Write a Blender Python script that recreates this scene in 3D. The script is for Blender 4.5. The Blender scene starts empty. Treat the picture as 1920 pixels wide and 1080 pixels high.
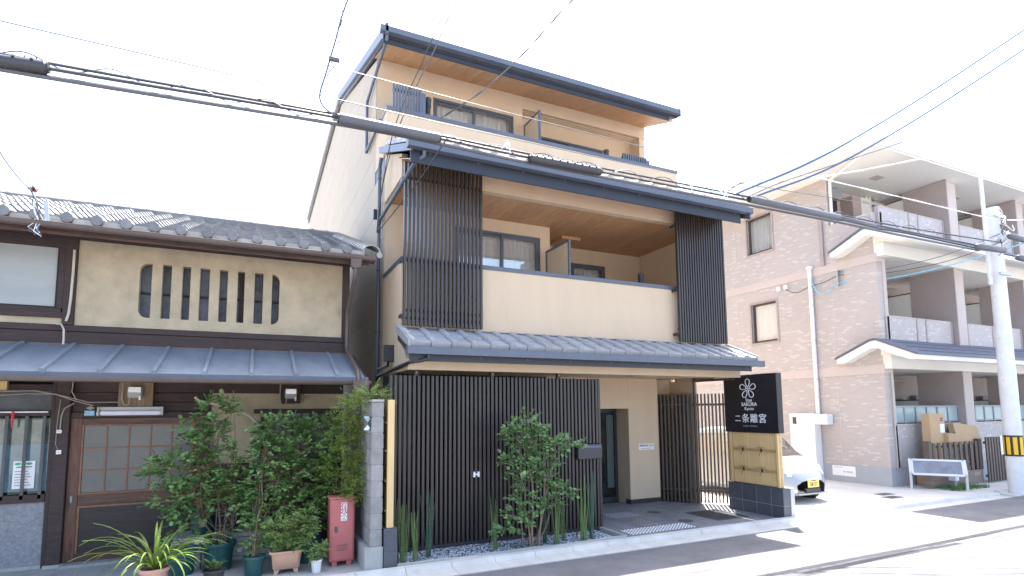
import bpy, math, random
from mathutils import Vector, Matrix

S = bpy.context.scene
COL = S.collection
R = math.radians

# ------------------------------------------------------------------ camera
cd = bpy.data.cameras.new('camera')
cam = bpy.data.objects.new('camera', cd)
COL.objects.link(cam)
S.camera = cam
YAW, PITCH, ROLL = 0.440590, 0.0967577, -0.00840023
_f = Vector((math.sin(YAW) * math.cos(PITCH), math.cos(YAW) * math.cos(PITCH), math.sin(PITCH)))
_r = Vector((math.cos(YAW), -math.sin(YAW), 0))
_u = _r.cross(_f)
_r2 = math.cos(ROLL) * _r + math.sin(ROLL) * _u
_u2 = -math.sin(ROLL) * _r + math.cos(ROLL) * _u
_m = Matrix((_r2, _u2, -_f)).transposed().to_4x4()
_m.translation = (0, 0, 2.0)
cam.matrix_world = _m
cd.sensor_width = 36
cd.lens = 1038.08 / 1920 * 36
cd.shift_y = (669.76 - 540) / 1920
cd.clip_start = 0.05
cd.clip_end = 1500

# ------------------------------------------------------------------ sky and sun
SUN = Vector((0.23, 0.29, 1.0)).normalized()
wd = bpy.data.worlds.new('World')
S.world = wd
wd.use_nodes = True
nt = wd.node_tree
bg = nt.nodes['Background']
sky = nt.nodes.new('ShaderNodeTexSky')
sky.sky_type = 'NISHITA'
sky.sun_disc = False
sky.sun_elevation = math.asin(SUN.z)
sky.sun_rotation = math.atan2(SUN.x, SUN.y)
sky.altitude = 0
sky.air_density = 1.0
sky.dust_density = 4.0
sky.ozone_density = 1.0
bg.inputs['Strength'].default_value = 0.15
nt.links.new(sky.outputs[0], bg.inputs[0])
sl = bpy.data.lights.new('sun', 'SUN')
sl.energy = 4.5
sl.angle = R(0.53)
sl.color = (1.0, 0.96, 0.9)
so = bpy.data.objects.new('sun', sl)
COL.objects.link(so)
so.rotation_euler = (-SUN).to_track_quat('-Z', 'Y').to_euler()
so.location = (5, 12, 30)
S.view_settings.view_transform = 'Standard'
S.view_settings.look = 'None'
S.view_settings.exposure = 2.3
S.view_settings.gamma = 1.0
S.view_settings.use_curve_mapping = False
S.cycles.max_bounces = 8
S.cycles.diffuse_bounces = 5
S.cycles.glossy_bounces = 4
S.cycles.transparent_max_bounces = 16


# ------------------------------------------------------------------ materials
def mat(name, col, rough=0.6, metal=0.0, var=0.10, scale=3.0, bump=0.0, bscale=60.0, spec=0.5, island=0.0, stretch=None, dirt=None, per_obj=0.0):
    m = bpy.data.materials.new(name)
    m.use_nodes = True
    t = m.node_tree
    b = t.nodes['Principled BSDF']
    b.inputs['Roughness'].default_value = rough
    b.inputs['Metallic'].default_value = metal
    b.inputs['Specular IOR Level'].default_value = spec
    geo = t.nodes.new('ShaderNodeNewGeometry')
    mp = t.nodes.new('ShaderNodeMapping')
    t.links.new(geo.outputs['Position'], mp.inputs['Vector'])
    if stretch:
        mp.inputs['Scale'].default_value = stretch
    n = t.nodes.new('ShaderNodeTexNoise')
    n.inputs['Scale'].default_value = scale
    n.inputs['Detail'].default_value = 6
    n.inputs['Roughness'].default_value = 0.65
    t.links.new(mp.outputs[0], n.inputs['Vector'])
    rp = t.nodes.new('ShaderNodeValToRGB')
    rp.color_ramp.elements[0].position = 0.28
    rp.color_ramp.elements[1].position = 0.72
    c0 = tuple(max(0, c * (1 - var)) for c in col)
    c1 = tuple(min(1, c * (1 + var)) for c in col)
    rp.color_ramp.elements[0].color = (*c0, 1)
    rp.color_ramp.elements[1].color = (*c1, 1)
    t.links.new(n.outputs['Fac'], rp.inputs[0])
    out = rp.outputs[0]
    if dirt:
        n2 = t.nodes.new('ShaderNodeTexNoise')
        n2.inputs['Scale'].default_value = dirt[1]
        n2.inputs['Detail'].default_value = 8
        n2.inputs['Roughness'].default_value = 0.7
        t.links.new(mp.outputs[0], n2.inputs['Vector'])
        r2 = t.nodes.new('ShaderNodeValToRGB')
        r2.color_ramp.elements[0].position = dirt[2]
        r2.color_ramp.elements[1].position = dirt[2] + 0.16
        t.links.new(n2.outputs['Fac'], r2.inputs[0])
        mx = t.nodes.new('ShaderNodeMix')
        mx.data_type = 'RGBA'
        t.links.new(r2.outputs[0], mx.inputs['Factor'])
        t.links.new(out, mx.inputs[6])
        mx.inputs[7].default_value = (*dirt[0], 1)
        out = mx.outputs[2]
    if island or per_obj:
        hs = t.nodes.new('ShaderNodeHueSaturation')
        mr = t.nodes.new('ShaderNodeMapRange')
        a = island or per_obj
        if island:
            t.links.new(geo.outputs['Random Per Island'], mr.inputs[0])
        else:
            oi = t.nodes.new('ShaderNodeObjectInfo')
            t.links.new(oi.outputs['Random'], mr.inputs[0])
        mr.inputs[3].default_value = 1 - a
        mr.inputs[4].default_value = 1 + a
        t.links.new(mr.outputs[0], hs.inputs['Value'])
        t.links.new(out, hs.inputs['Color'])
        out = hs.outputs[0]
    t.links.new(out, b.inputs['Base Color'])
    if bump:
        n3 = t.nodes.new('ShaderNodeTexNoise')
        n3.inputs['Scale'].default_value = bscale
        n3.inputs['Detail'].default_value = 4
        t.links.new(mp.outputs[0], n3.inputs['Vector'])
        bp = t.nodes.new('ShaderNodeBump')
        bp.inputs['Strength'].default_value = bump
        bp.inputs['Distance'].default_value = 0.01
        t.links.new(n3.outputs['Fac'], bp.inputs['Height'])
        t.links.new(bp.outputs[0], b.inputs['Normal'])
    return m


def leafmat(name, col, isl=0.45, trans=0.3):
    m = mat(name, col, 0.38, 0, 0.30, 5, island=isl, spec=0.5)
    t = m.node_tree
    b = t.nodes['Principled BSDF']
    o = t.nodes['Material Output']
    src = b.inputs['Base Color'].links[0].from_socket
    g_ = t.nodes.new('ShaderNodeNewGeometry')
    m1 = t.nodes.new('ShaderNodeMath')
    m1.operation = 'MULTIPLY'
    m1.inputs[1].default_value = 7.31
    t.links.new(g_.outputs['Random Per Island'], m1.inputs[0])
    m2 = t.nodes.new('ShaderNodeMath')
    m2.operation = 'FRACT'
    t.links.new(m1.outputs[0], m2.inputs[0])
    hr = t.nodes.new('ShaderNodeValToRGB')
    hr.color_ramp.elements[0].color = (0.52, 0.52, 0.52, 1)
    hr.color_ramp.elements[1].color = (0.495, 0.495, 0.495, 1)
    k_ = hr.color_ramp.elements.new(0.95)
    k_.color = (0.49, 0.49, 0.49, 1)
    k_ = hr.color_ramp.elements.new(0.97)
    k_.color = (0.42, 0.42, 0.42, 1)
    hr.color_ramp.elements[-1].color = (0.40, 0.40, 0.40, 1)
    t.links.new(m2.outputs[0], hr.inputs[0])
    h2 = t.nodes.new('ShaderNodeHueSaturation')
    t.links.new(hr.outputs[0], h2.inputs['Hue'])
    t.links.new(src, h2.inputs['Color'])
    src = h2.outputs[0]
    t.links.new(src, b.inputs['Base Color'])
    tr = t.nodes.new('ShaderNodeBsdfTranslucent')
    t.links.new(src, tr.inputs[0])
    mx = t.nodes.new('ShaderNodeMixShader')
    mx.inputs[0].default_value = trans
    t.links.new(b.outputs[0], mx.inputs[1])
    t.links.new(tr.outputs[0], mx.inputs[2])
    t.links.new(mx.outputs[0], o.inputs[0])
    return m


def glassmat(name, tint=(0.75, 0.82, 0.82), refl=0.10, rough=0.02):
    m = bpy.data.materials.new(name)
    m.use_nodes = True
    t = m.node_tree
    o = t.nodes['Material Output']
    t.nodes.remove(t.nodes['Principled BSDF'])
    tr = t.nodes.new('ShaderNodeBsdfTransparent')
    tr.inputs[0].default_value = (*tint, 1)
    gl = t.nodes.new('ShaderNodeBsdfGlossy')
    gl.inputs['Roughness'].default_value = rough
    lw = t.nodes.new('ShaderNodeLayerWeight')
    lw.inputs[0].default_value = 0.5
    pw_ = t.nodes.new('ShaderNodeMath')
    pw_.operation = 'POWER'
    pw_.inputs[1].default_value = 3.0
    t.links.new(lw.outputs['Facing'], pw_.inputs[0])
    ad = t.nodes.new('ShaderNodeMath')
    ad.operation = 'MULTIPLY_ADD'
    ad.inputs[1].default_value = 0.7
    ad.inputs[2].default_value = refl
    ad.use_clamp = True
    t.links.new(pw_.outputs[0], ad.inputs[0])
    mx = t.nodes.new('ShaderNodeMixShader')
    t.links.new(ad.outputs[0], mx.inputs[0])
    t.links.new(tr.outputs[0], mx.inputs[1])
    t.links.new(gl.outputs[0], mx.inputs[2])
    t.links.new(mx.outputs[0], o.inputs[0])
    return m


def brickmat(name, c1, c2, mortar, sc, axis, bw=0.5, rh=0.25, lightmix=0.35):
    """fine mosaic tile cladding; axis 'x' = wall facing -x, 'y' = wall facing -y"""
    m = bpy.data.materials.new(name)
    m.use_nodes = True
    t = m.node_tree
    b = t.nodes['Principled BSDF']
    b.inputs['Roughness'].default_value = 0.55
    geo = t.nodes.new('ShaderNodeNewGeometry')
    sp = t.nodes.new('ShaderNodeSeparateXYZ')
    cb = t.nodes.new('ShaderNodeCombineXYZ')
    t.links.new(geo.outputs['Position'], sp.inputs[0])
    t.links.new(sp.outputs[1 if axis == 'x' else 0], cb.inputs[0])
    t.links.new(sp.outputs[2], cb.inputs[1])
    br = t.nodes.new('ShaderNodeTexBrick')
    br.inputs['Scale'].default_value = sc
    br.inputs['Mortar Size'].default_value = 0.012
    br.inputs['Mortar Smooth'].default_value = 0.1
    br.inputs['Bias'].default_value = 0.0
    br.inputs['Brick Width'].default_value = bw
    br.inputs['Row Height'].default_value = rh
    br.inputs['Color1'].default_value = (0, 0, 0, 1)
    br.inputs['Color2'].default_value = (1, 1, 1, 1)
    br.inputs['Mortar'].default_value = (0.3, 0.3, 0.3, 1)
    t.links.new(cb.outputs[0], br.inputs['Vector'])
    rp = t.nodes.new('ShaderNodeValToRGB')
    e = rp.color_ramp.elements
    e[0].position = 0.0
    e[0].color = (*[c * 0.9 for c in c1], 1)
    e[1].position = 0.84
    e[1].color = (*c1, 1)
    k = e.new(0.88)
    k.color = (*c2, 1)
    t.links.new(br.outputs['Color'], rp.inputs[0])
    mx = t.nodes.new('ShaderNodeMix')
    mx.data_type = 'RGBA'
    t.links.new(br.outputs['Fac'], mx.inputs['Factor'])
    t.links.new(rp.outputs[0], mx.inputs[6])
    mx.inputs[7].default_value = (*mortar, 1)
    n = t.nodes.new('ShaderNodeTexNoise')
    n.inputs['Scale'].default_value = 0.8
    t.links.new(geo.outputs['Position'], n.inputs['Vector'])
    mu = t.nodes.new('ShaderNodeMix')
    mu.data_type = 'RGBA'
    mu.blend_type = 'MULTIPLY'
    mu.inputs['Factor'].default_value = 0.12
    t.links.new(mx.outputs[2], mu.inputs[6])
    t.links.new(n.outputs['Fac'], mu.inputs[7])
    t.links.new(mu.outputs[2], b.inputs['Base Color'])
    bp = t.nodes.new('ShaderNodeBump')
    bp.inputs['Strength'].default_value = 0.25
    bp.inputs['Distance'].default_value = 0.004
    bp.invert = True
    t.links.new(br.outputs['Fac'], bp.inputs['Height'])
    t.links.new(bp.outputs[0], b.inputs['Normal'])
    return m


MT = {}
def dm(k, *a, **kw):
    MT[k] = mat(k, *a, **kw)

dm('asphalt', (0.120, 0.120, 0.127), 0.85, var=0.26, scale=1.2, bump=0.5, bscale=120, dirt=((0.155, 0.155, 0.155), 0.9, 0.55))
dm('ground', (0.30, 0.29, 0.28), 0.9, var=0.2, scale=0.7, bump=0.3)
dm('concrete', (0.36, 0.355, 0.34), 0.85, var=0.16, scale=2.5, bump=0.35, bscale=90, dirt=((0.24, 0.235, 0.22), 3.0, 0.58))
dm('concrete_light', (0.46, 0.455, 0.43), 0.85, var=0.14, scale=2.5, bump=0.3, bscale=80, dirt=((0.30, 0.29, 0.26), 4.0, 0.60))
dm('lot_paving', (0.50, 0.48, 0.45), 0.85, var=0.14, scale=1.5, bump=0.3, bscale=70)
dm('stucco', (0.595, 0.462, 0.327), 0.88, var=0.05, scale=1.5, stretch=(2.2, 2.2, 0.55), bump=0.35, bscale=70, dirt=((0.535, 0.405, 0.275), 1.7, 0.60))
dm('siding', (0.41, 0.34, 0.255), 0.7, var=0.05, scale=1.0, bump=0.06, bscale=150)
dm('soffit_wood', (0.49, 0.28, 0.145), 0.5, var=0.34, scale=3.0, stretch=(30, 1.2, 1.2), bump=0.15, bscale=40, per_obj=0.07)
dm('navy', (0.095, 0.11, 0.145), 0.42, var=0.10, spec=0.5)
dm('navy_dark', (0.022, 0.026, 0.038), 0.45, var=0.10)
dm('slat', (0.033, 0.027, 0.027), 0.36, var=0.15, scale=2, spec=0.55, per_obj=0.10)
dm('slat_brown', (0.085, 0.063, 0.053), 0.45, var=0.15, scale=2, per_obj=0.10)
dm('dark_trim', (0.035, 0.035, 0.042), 0.4, var=0.1)
dm('dark_wall', (0.03, 0.025, 0.023), 0.8, var=0.2)
dm('hotel_tile', (0.315, 0.32, 0.335), 0.42, var=0.12, scale=5, per_obj=0.08)
dm('curtain', (0.86, 0.87, 0.88), 0.9, var=0.06, scale=6, stretch=(9, 9, 0.4))
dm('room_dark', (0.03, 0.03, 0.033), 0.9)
dm('kawara', (0.19, 0.195, 0.205), 0.75, var=0.22, scale=7, bump=0.15, bscale=50, per_obj=0.16, dirt=((0.28, 0.275, 0.255), 9, 0.58), spec=0.3)
dm('kawara_pale', (0.34, 0.335, 0.315), 0.6, var=0.2, scale=9, bump=0.2, bscale=60, dirt=((0.25, 0.24, 0.22), 12, 0.55), per_obj=0.1)
dm('old_plaster', (0.47, 0.385, 0.265), 0.92, var=0.20, scale=3.0, bump=0.9, bscale=55, dirt=((0.33, 0.255, 0.16), 1.3, 0.60))
dm('old_wood', (0.048, 0.029, 0.026), 0.7, var=0.35, scale=3, stretch=(2, 2, 14), bump=0.3, bscale=20, dirt=((0.10, 0.062, 0.05), 3, 0.60))
dm('old_wood_h', (0.046, 0.027, 0.025), 0.7, var=0.35, scale=3, stretch=(1.2, 8, 14), bump=0.3, bscale=20, dirt=((0.085, 0.052, 0.045), 3, 0.60))
dm('door_wood', (0.11, 0.043, 0.024), 0.5, var=0.5, scale=3, stretch=(8, 8, 1.2), bump=0.25, bscale=14, dirt=((0.03, 0.017, 0.014), 2.0, 0.52))
dm('door_wood_h', (0.095, 0.038, 0.023), 0.5, var=0.5, scale=3, stretch=(1.0, 8, 12), bump=0.25, bscale=14, dirt=((0.02, 0.014, 0.013), 2.0, 0.47))
dm('door_panel', (0.018, 0.012, 0.012), 0.45, var=0.5, scale=2.5, stretch=(0.8, 4, 9), bump=0.3, bscale=12, dirt=((0.085, 0.032, 0.022), 1.7, 0.60))
dm('door_frame_light', (0.20, 0.085, 0.042), 0.5, var=0.4, scale=4, stretch=(6, 6, 2))
dm('metal_roof', (0.215, 0.25, 0.295), 0.42, var=0.2, scale=1.9, metal=0.1, bump=0.7, bscale=2.6, stretch=(1.5, 0.7, 1), dirt=((0.25, 0.285, 0.32), 2.2, 0.56))
dm('gutter_brown', (0.10, 0.073, 0.066), 0.38, var=0.15, scale=4)
dm('frosted', (0.085, 0.092, 0.088), 0.22, var=0.22, scale=1.6, spec=0.6)
dm('frosted_white', (0.36, 0.37, 0.36), 0.3, var=0.10, scale=1.2, stretch=(0.6, 1, 2.4))
dm('slot_glass', (0.10, 0.11, 0.13), 0.18, var=0.5, scale=4, bump=0.6, bscale=90, per_obj=0.4)
dm('white_paint', (0.78, 0.78, 0.76), 0.5, var=0.05)
dm('white_wall', (0.76, 0.75, 0.71), 0.75, var=0.04, scale=1)
dm('plastic_grey', (0.42, 0.42, 0.41), 0.5, var=0.08)
dm('rough_concrete', (0.25, 0.255, 0.27), 0.95, var=0.3, scale=30, bump=0.9, bscale=60, dirt=((0.18, 0.18, 0.19), 2, 0.62))
dm('block', (0.27, 0.262, 0.245), 0.92, var=0.2, scale=7, bump=0.5, bscale=90, per_obj=0.10, dirt=((0.16, 0.155, 0.14), 4, 0.60))
dm('bamboo', (0.64, 0.44, 0.205), 0.5, var=0.12, scale=4, stretch=(20, 20, 1), per_obj=0.08)
dm('bamboo_dark', (0.50, 0.34, 0.15), 0.5, var=0.25, scale=8)
dm('black_rope', (0.03, 0.025, 0.02), 0.9)
dm('black_tile', (0.075, 0.08, 0.095), 0.45, var=0.15, scale=4, bump=0.1, bscale=60, per_obj=0.10)
dm('grout', (0.30, 0.30, 0.31), 0.9)
dm('sign_black', (0.012, 0.012, 0.018), 0.35, var=0.1)
dm('sign_white', (0.85, 0.85, 0.85), 0.5, var=0.02)
dm('floor_tile', (0.175, 0.18, 0.195), 0.55, var=0.18, scale=6, bump=0.15, bscale=80, per_obj=0.10)
dm('steel', (0.62, 0.62, 0.62), 0.28, metal=0.9, var=0.05)
dm('gravel', (0.34, 0.38, 0.44), 0.8, var=0.25, scale=30, island=0.55)
dm('soil', (0.06, 0.045, 0.03), 0.95, var=0.4, scale=20, bump=0.8, bscale=50)
dm('red_paint', (0.46, 0.13, 0.12), 0.45, var=0.10, scale=2.5, dirt=((0.50, 0.16, 0.14), 6, 0.62))
dm('pot_green', (0.012, 0.075, 0.075), 0.42, var=0.12)
dm('pot_pink', (0.42, 0.24, 0.20), 0.6, var=0.1, dirt=((0.45, 0.30, 0.25), 8, 0.6))
dm('pot_peach', (0.52, 0.31, 0.215), 0.55, var=0.06, dirt=((0.52, 0.36, 0.27), 5, 0.62))
dm('pot_white', (0.76, 0.75, 0.73), 0.5, var=0.05)
dm('pot_black', (0.04, 0.045, 0.045), 0.6)
dm('bark', (0.24, 0.17, 0.12), 0.85, var=0.3, scale=12, stretch=(3, 3, 1), bump=0.4, bscale=50)
dm('twig', (0.15, 0.10, 0.06), 0.85, var=0.3, scale=12)
dm('stem_green', (0.13, 0.20, 0.06), 0.5, var=0.35, scale=9, stretch=(1, 1, 4), island=0.4)
dm('stem_dark', (0.05, 0.11, 0.07), 0.5, var=0.35, scale=9, stretch=(1, 1, 4), island=0.3)
MT['rose_leaf'] = leafmat('rose_leaf', (0.155, 0.25, 0.08))
MT['rose_leaf_b'] = leafmat('rose_leaf_b', (0.15, 0.23, 0.075))
MT['tree_leaf'] = leafmat('tree_leaf', (0.165, 0.27, 0.10), 0.4)
MT['vine_leaf'] = leafmat('vine_leaf', (0.22, 0.29, 0.06), 0.4, 0.4)
MT['fine_leaf'] = leafmat('fine_leaf', (0.18, 0.26, 0.075), 0.4)
MT['blade_leaf'] = leafmat('blade_leaf', (0.145, 0.20, 0.042), 0.35, 0.2)
MT['grass'] = leafmat('grass', (0.10, 0.19, 0.045), 0.4)
MT['glass'] = glassmat('glass', (0.97, 0.98, 0.98), 0.20)
MT['glass_dark'] = glassmat('glass_dark', (0.70, 0.76, 0.76), 0.05)
MT['car_glass'] = glassmat('car_glass', (0.55, 0.62, 0.62), 0.42)
MT['rail_glass'] = mat('rail_glass', (0.32, 0.42, 0.43), 0.25, var=0.03)
dm('car_paint', (0.31, 0.325, 0.345), 0.28, metal=0.4, var=0.02)
dm('car_black', (0.02, 0.02, 0.022), 0.5)
dm('car_seat', (0.10, 0.10, 0.11), 0.8)
dm('rubber', (0.022, 0.022, 0.024), 0.8)
dm('lens', (0.75, 0.78, 0.80), 0.08, metal=0.5)
dm('plate_yellow', (0.78, 0.55, 0.14), 0.5, var=0.02)
MT['tile_x'] = brickmat('tile_x', (0.49, 0.44, 0.42), (0.585, 0.545, 0.525), (0.475, 0.425, 0.405), 1.0, 'x', 0.17, 0.055)
MT['tile_y'] = brickmat('tile_y', (0.50, 0.455, 0.44), (0.60, 0.565, 0.55), (0.475, 0.43, 0.42), 1.0, 'y', 0.13, 0.065)
MT['brick_brown'] = brickmat('brick_brown', (0.22, 0.165, 0.14), (0.30, 0.23, 0.20), (0.17, 0.14, 0.125), 1.0, 'y', 0.32, 0.12)
dm('apt_band', (0.52, 0.455, 0.425), 0.75, var=0.05)
dm('apt_base', (0.37, 0.385, 0.41), 0.8, var=0.07, scale=2)
dm('apt_column', (0.41, 0.345, 0.33), 0.75, var=0.06)
dm('apt_roof', (0.13, 0.14, 0.19), 0.5, var=0.08)
dm('apt_ac', (0.66, 0.64, 0.60), 0.6, var=0.04)
dm('apt_door', (0.36, 0.29, 0.26), 0.6, var=0.06)
dm('shutter', (0.28, 0.29, 0.32), 0.5, var=0.05)
dm('frame_brown', (0.07, 0.055, 0.05), 0.45)
dm('reveal', (0.38, 0.31, 0.30), 0.7)
dm('cardboard', (0.50, 0.34, 0.20), 0.85, var=0.08, scale=3, per_obj=0.12)
dm('pole_concrete', (0.66, 0.665, 0.67), 0.85, var=0.10, scale=3, bump=0.15, bscale=70)
dm('band_yellow', (0.80, 0.47, 0.02), 0.5, var=0.04)
dm('cable_black', (0.035, 0.036, 0.042), 0.45, var=0.1)
dm('cable_grey', (0.09, 0.095, 0.11), 0.45, var=0.1)
dm('cable_white', (0.70, 0.70, 0.70), 0.5)
dm('cable_blue', (0.03, 0.085, 0.18), 0.4)
dm('cable_cyan', (0.22, 0.52, 0.66), 0.4)
dm('copper_grey', (0.30, 0.27, 0.23), 0.5)
dm('green_print', (0.02, 0.42, 0.18), 0.5)
dm('poster_blue', (0.42, 0.58, 0.72), 0.4, var=0.25, scale=5)
dm('poster_photo', (0.42, 0.40, 0.33), 0.4, var=0.6, scale=5)
dm('paper', (0.80, 0.80, 0.80), 0.5, var=0.03)
dm('ink', (0.05, 0.05, 0.07), 0.5)
dm('sticker_blue', (0.25, 0.45, 0.6), 0.5, var=0.3, scale=30)
dm('sticker_red', (0.55, 0.22, 0.12), 0.5, var=0.3, scale=30)
dm('sticker_green', (0.2, 0.6, 0.2), 0.5)
dm('red_strap', (0.50, 0.04, 0.06), 0.5)
dm('meter', (0.36, 0.36, 0.35), 0.35, var=0.1)
dm('meter_board', (0.22, 0.15, 0.09), 0.75, var=0.35, scale=4, stretch=(8, 8, 1))
dm('yellow_box', (0.55, 0.40, 0.16), 0.5)
dm('conduit', (0.50, 0.45, 0.36), 0.5, var=0.15)
dm('lamp_tube', (0.66, 0.66, 0.74), 0.35, var=0.02)
dm('galvanised', (0.42, 0.46, 0.48), 0.4, metal=0.5)
dm('alu', (0.60, 0.60, 0.62), 0.35, metal=0.4)
dm('panel_print', (0.20, 0.21, 0.25), 0.35, var=0.3, scale=4)
dm('stone_slab', (0.30, 0.30, 0.30), 0.9, var=0.2, scale=6, bump=0.4)
dm('iron', (0.09, 0.09, 0.095), 0.55, metal=0.3, var=0.3)

# ------------------------------------------------------------------ mesh builder
ORG = {}


class MB:
    def __init__(self):
        self.v, self.f = [], []

    def add(self, vs, fs):
        o = len(self.v)
        self.v += [tuple(p) for p in vs]
        self.f += [tuple(i + o for i in q) for q in fs]
        return self

    def box(self, x0, x1, y0, y1, z0, z1):
        return self.add([(x0, y0, z0), (x1, y0, z0), (x1, y1, z0), (x0, y1, z0), (x0, y0, z1), (x1, y0, z1), (x1, y1, z1), (x0, y1, z1)],
                        [(0, 3, 2, 1), (4, 5, 6, 7), (0, 1, 5, 4), (1, 2, 6, 5), (2, 3, 7, 6), (3, 0, 4, 7)])

    def cbox(self, x0, x1, y0, y1, z0, z1, c=0.006):
        """box with chamfered edges"""
        o = []
        for (X, sx) in ((x0, 1), (x1, -1)):
            for (Y, sy) in ((y0, 1), (y1, -1)):
                for (Z, sz) in ((z0, 1), (z1, -1)):
                    o.append(((X + sx * c, Y + sy * c, Z), (X + sx * c, Y, Z + sz * c), (X, Y + sy * c, Z + sz * c)))
        vs = [p for t in o for p in t]
        I = lambda a, b, d, k: (a * 4 + b * 2 + d) * 3 + k
        fs = []
        for d in (0, 1):
            fs.append((I(0, 0, d, 0), I(1, 0, d, 0), I(1, 1, d, 0), I(0, 1, d, 0)))
            fs.append((I(0, d, 0, 1), I(1, d, 0, 1), I(1, d, 1, 1), I(0, d, 1, 1)))
            fs.append((I(d, 0, 0, 2), I(d, 1, 0, 2), I(d, 1, 1, 2), I(d, 0, 1, 2)))
        for a in (0, 1):
            for b in (0, 1):
                fs.append((I(0, a, b, 0), I(1, a, b, 0), I(1, a, b, 1), I(0, a, b, 1)))
                fs.append((I(a, 0, b, 0), I(a, 1, b, 0), I(a, 1, b, 2), I(a, 0, b, 2)))
                fs.append((I(a, b, 0, 1), I(a, b, 1, 1), I(a, b, 1, 2), I(a, b, 0, 2)))
                for d in (0, 1):
                    fs.append((I(a, b, d, 0), I(a, b, d, 1), I(a, b, d, 2)))
        return self.add(vs, fs)

    def obox(self, a, b, w, h, up=(0, 0, 1)):
        """bar from a to b, width w (sideways), height h (up)"""
        a, b = Vector(a), Vector(b)
        d = (b - a).normalized()
        u = Vector(up)
        s = d.cross(u)
        if s.length < 1e-5:
            s = d.cross(Vector((0, 1, 0)))
        s.normalize()
        u = s.cross(d).normalized()
        vs = []
        for p in (a, b):
            for i, j in ((-1, -1), (1, -1), (1, 1), (-1, 1)):
                vs.append(p + s * (i * w / 2) + u * (j * h / 2))
        return self.add(vs, [(3, 2, 1, 0), (4, 5, 6, 7), (0, 1, 5, 4), (1, 2, 6, 5), (2, 3, 7, 6), (3, 0, 4, 7)])

    def tube(self, pts, r, n=8, cap=True):
        pts = [Vector(p) for p in pts]
        k = len(pts)
        rr = r if isinstance(r, (list, tuple)) else [r] * k
        vs, fs = [], []
        prev = None
        for i, p in enumerate(pts):
            d = (pts[min(i + 1, k - 1)] - pts[max(i - 1, 0)])
            if d.length < 1e-9:
                d = Vector((0, 0, 1))
            d.normalize()
            if prev is None:
                s = d.cross(Vector((0, 0, 1)))
                if s.length < 0.05:
                    s = d.cross(Vector((1, 0, 0)))
            else:
                s = prev - d * prev.dot(d)
            s.normalize()
            prev = s
            u = d.cross(s)
            for j in range(n):
                a = 2 * math.pi * j / n
                vs.append(p + (s * math.cos(a) + u * math.sin(a)) * rr[i])
        for i in range(k - 1):
            for j in range(n):
                j2 = (j + 1) % n
                fs.append((i * n + j, i * n + j2, (i + 1) * n + j2, (i + 1) * n + j))
        if cap:
            fs.append(tuple(range(n - 1, -1, -1)))
            fs.append(tuple(range((k - 1) * n, k * n)))
        return self.add(vs, fs)

    def prism(self, poly, axis, a, b):
        """polygon extruded along axis; axis 'x': poly is (y,z), 'y': (x,z), 'z': (x,y)"""
        n = len(poly)
        mk = {'x': lambda p, t: (t, p[0], p[1]), 'y': lambda p, t: (p[0], t, p[1]), 'z': lambda p, t: (p[0], p[1], t)}[axis]
        vs = [mk(p, a) for p in poly] + [mk(p, b) for p in poly]
        fs = [tuple(range(n - 1, -1, -1)), tuple(range(n, 2 * n))] + [(i, (i + 1) % n, n + (i + 1) % n, n + i) for i in range(n)]
        return self.add(vs, fs)

    def lathe(self, prof, c, n=20, sx=1, sy=1):
        vs, fs = [], []
        for (r, z) in prof:
            for j in range(n):
                a = 2 * math.pi * j / n
                vs.append((c[0] + r * sx * math.cos(a), c[1] + r * sy * math.sin(a), c[2] + z))
        for i in range(len(prof) - 1):
            for j in range(n):
                j2 = (j + 1) % n
                fs.append((i * n + j, i * n + j2, (i + 1) * n + j2, (i + 1) * n + j))
        fs.append(tuple(range(n - 1, -1, -1)))
        fs.append(tuple(range((len(prof) - 1) * n, len(prof) * n)))
        return self.add(vs, fs)

    def mesh(self, name, org=(0, 0, 0), smooth=False):
        me = bpy.data.meshes.new(name)
        o = Vector(org)
        me.from_pydata([tuple(Vector(p) - o) for p in self.v], [], self.f)
        if smooth:
            for p in me.polygons:
                p.use_smooth = True
            try:
                me.set_sharp_from_angle(angle=R(40))
            except Exception:
                pass
        me.update()
        return me

    def build(self, name, m, parent=None, smooth=False, fix=True):
        org = ORG[parent.name] if parent else (0, 0, 0)
        if not parent:
            xs = [p[0] for p in self.v]
            ys = [p[1] for p in self.v]
            zs = [p[2] for p in self.v]
            org = ((min(xs) + max(xs)) / 2, (min(ys) + max(ys)) / 2, min(zs))
        me = self.mesh(name, org, smooth)
        if fix:
            import bmesh
            bm = bmesh.new()
            bm.from_mesh(me)
            bmesh.ops.recalc_face_normals(bm, faces=bm.faces)
            bm.to_mesh(me)
            bm.free()
        me.materials.append(MT[m] if isinstance(m, str) else m)
        o = bpy.data.objects.new(name, me)
        COL.objects.link(o)
        if parent:
            o.parent = parent
            ORG[o.name] = org
        else:
            o.location = org
            ORG[o.name] = org
        return o


def piece(name, me, parent, loc, rot=(0, 0, 0), scale=(1, 1, 1)):
    o = bpy.data.objects.new(name, me)
    COL.objects.link(o)
    o.parent = parent
    p = ORG[parent.name]
    o.location = Vector(loc) - Vector(p)
    o.rotation_euler = rot
    o.scale = scale
    ORG[o.name] = tuple(loc)
    return o


def thing(name, label, cat, loc=(0, 0, 0), group=None):
    o = bpy.data.objects.new(name, None)
    COL.objects.link(o)
    o.location = loc
    o.empty_display_size = 0.1
    ORG[o.name] = tuple(loc)
    tag(o, label, cat, group)
    return o


def tag(o, label=None, cat=None, group=None, kind=None):
    if label:
        o['label'] = label
    if cat:
        o['category'] = cat
    if group:
        o['group'] = group
    if kind:
        o['kind'] = kind
    return o


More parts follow.
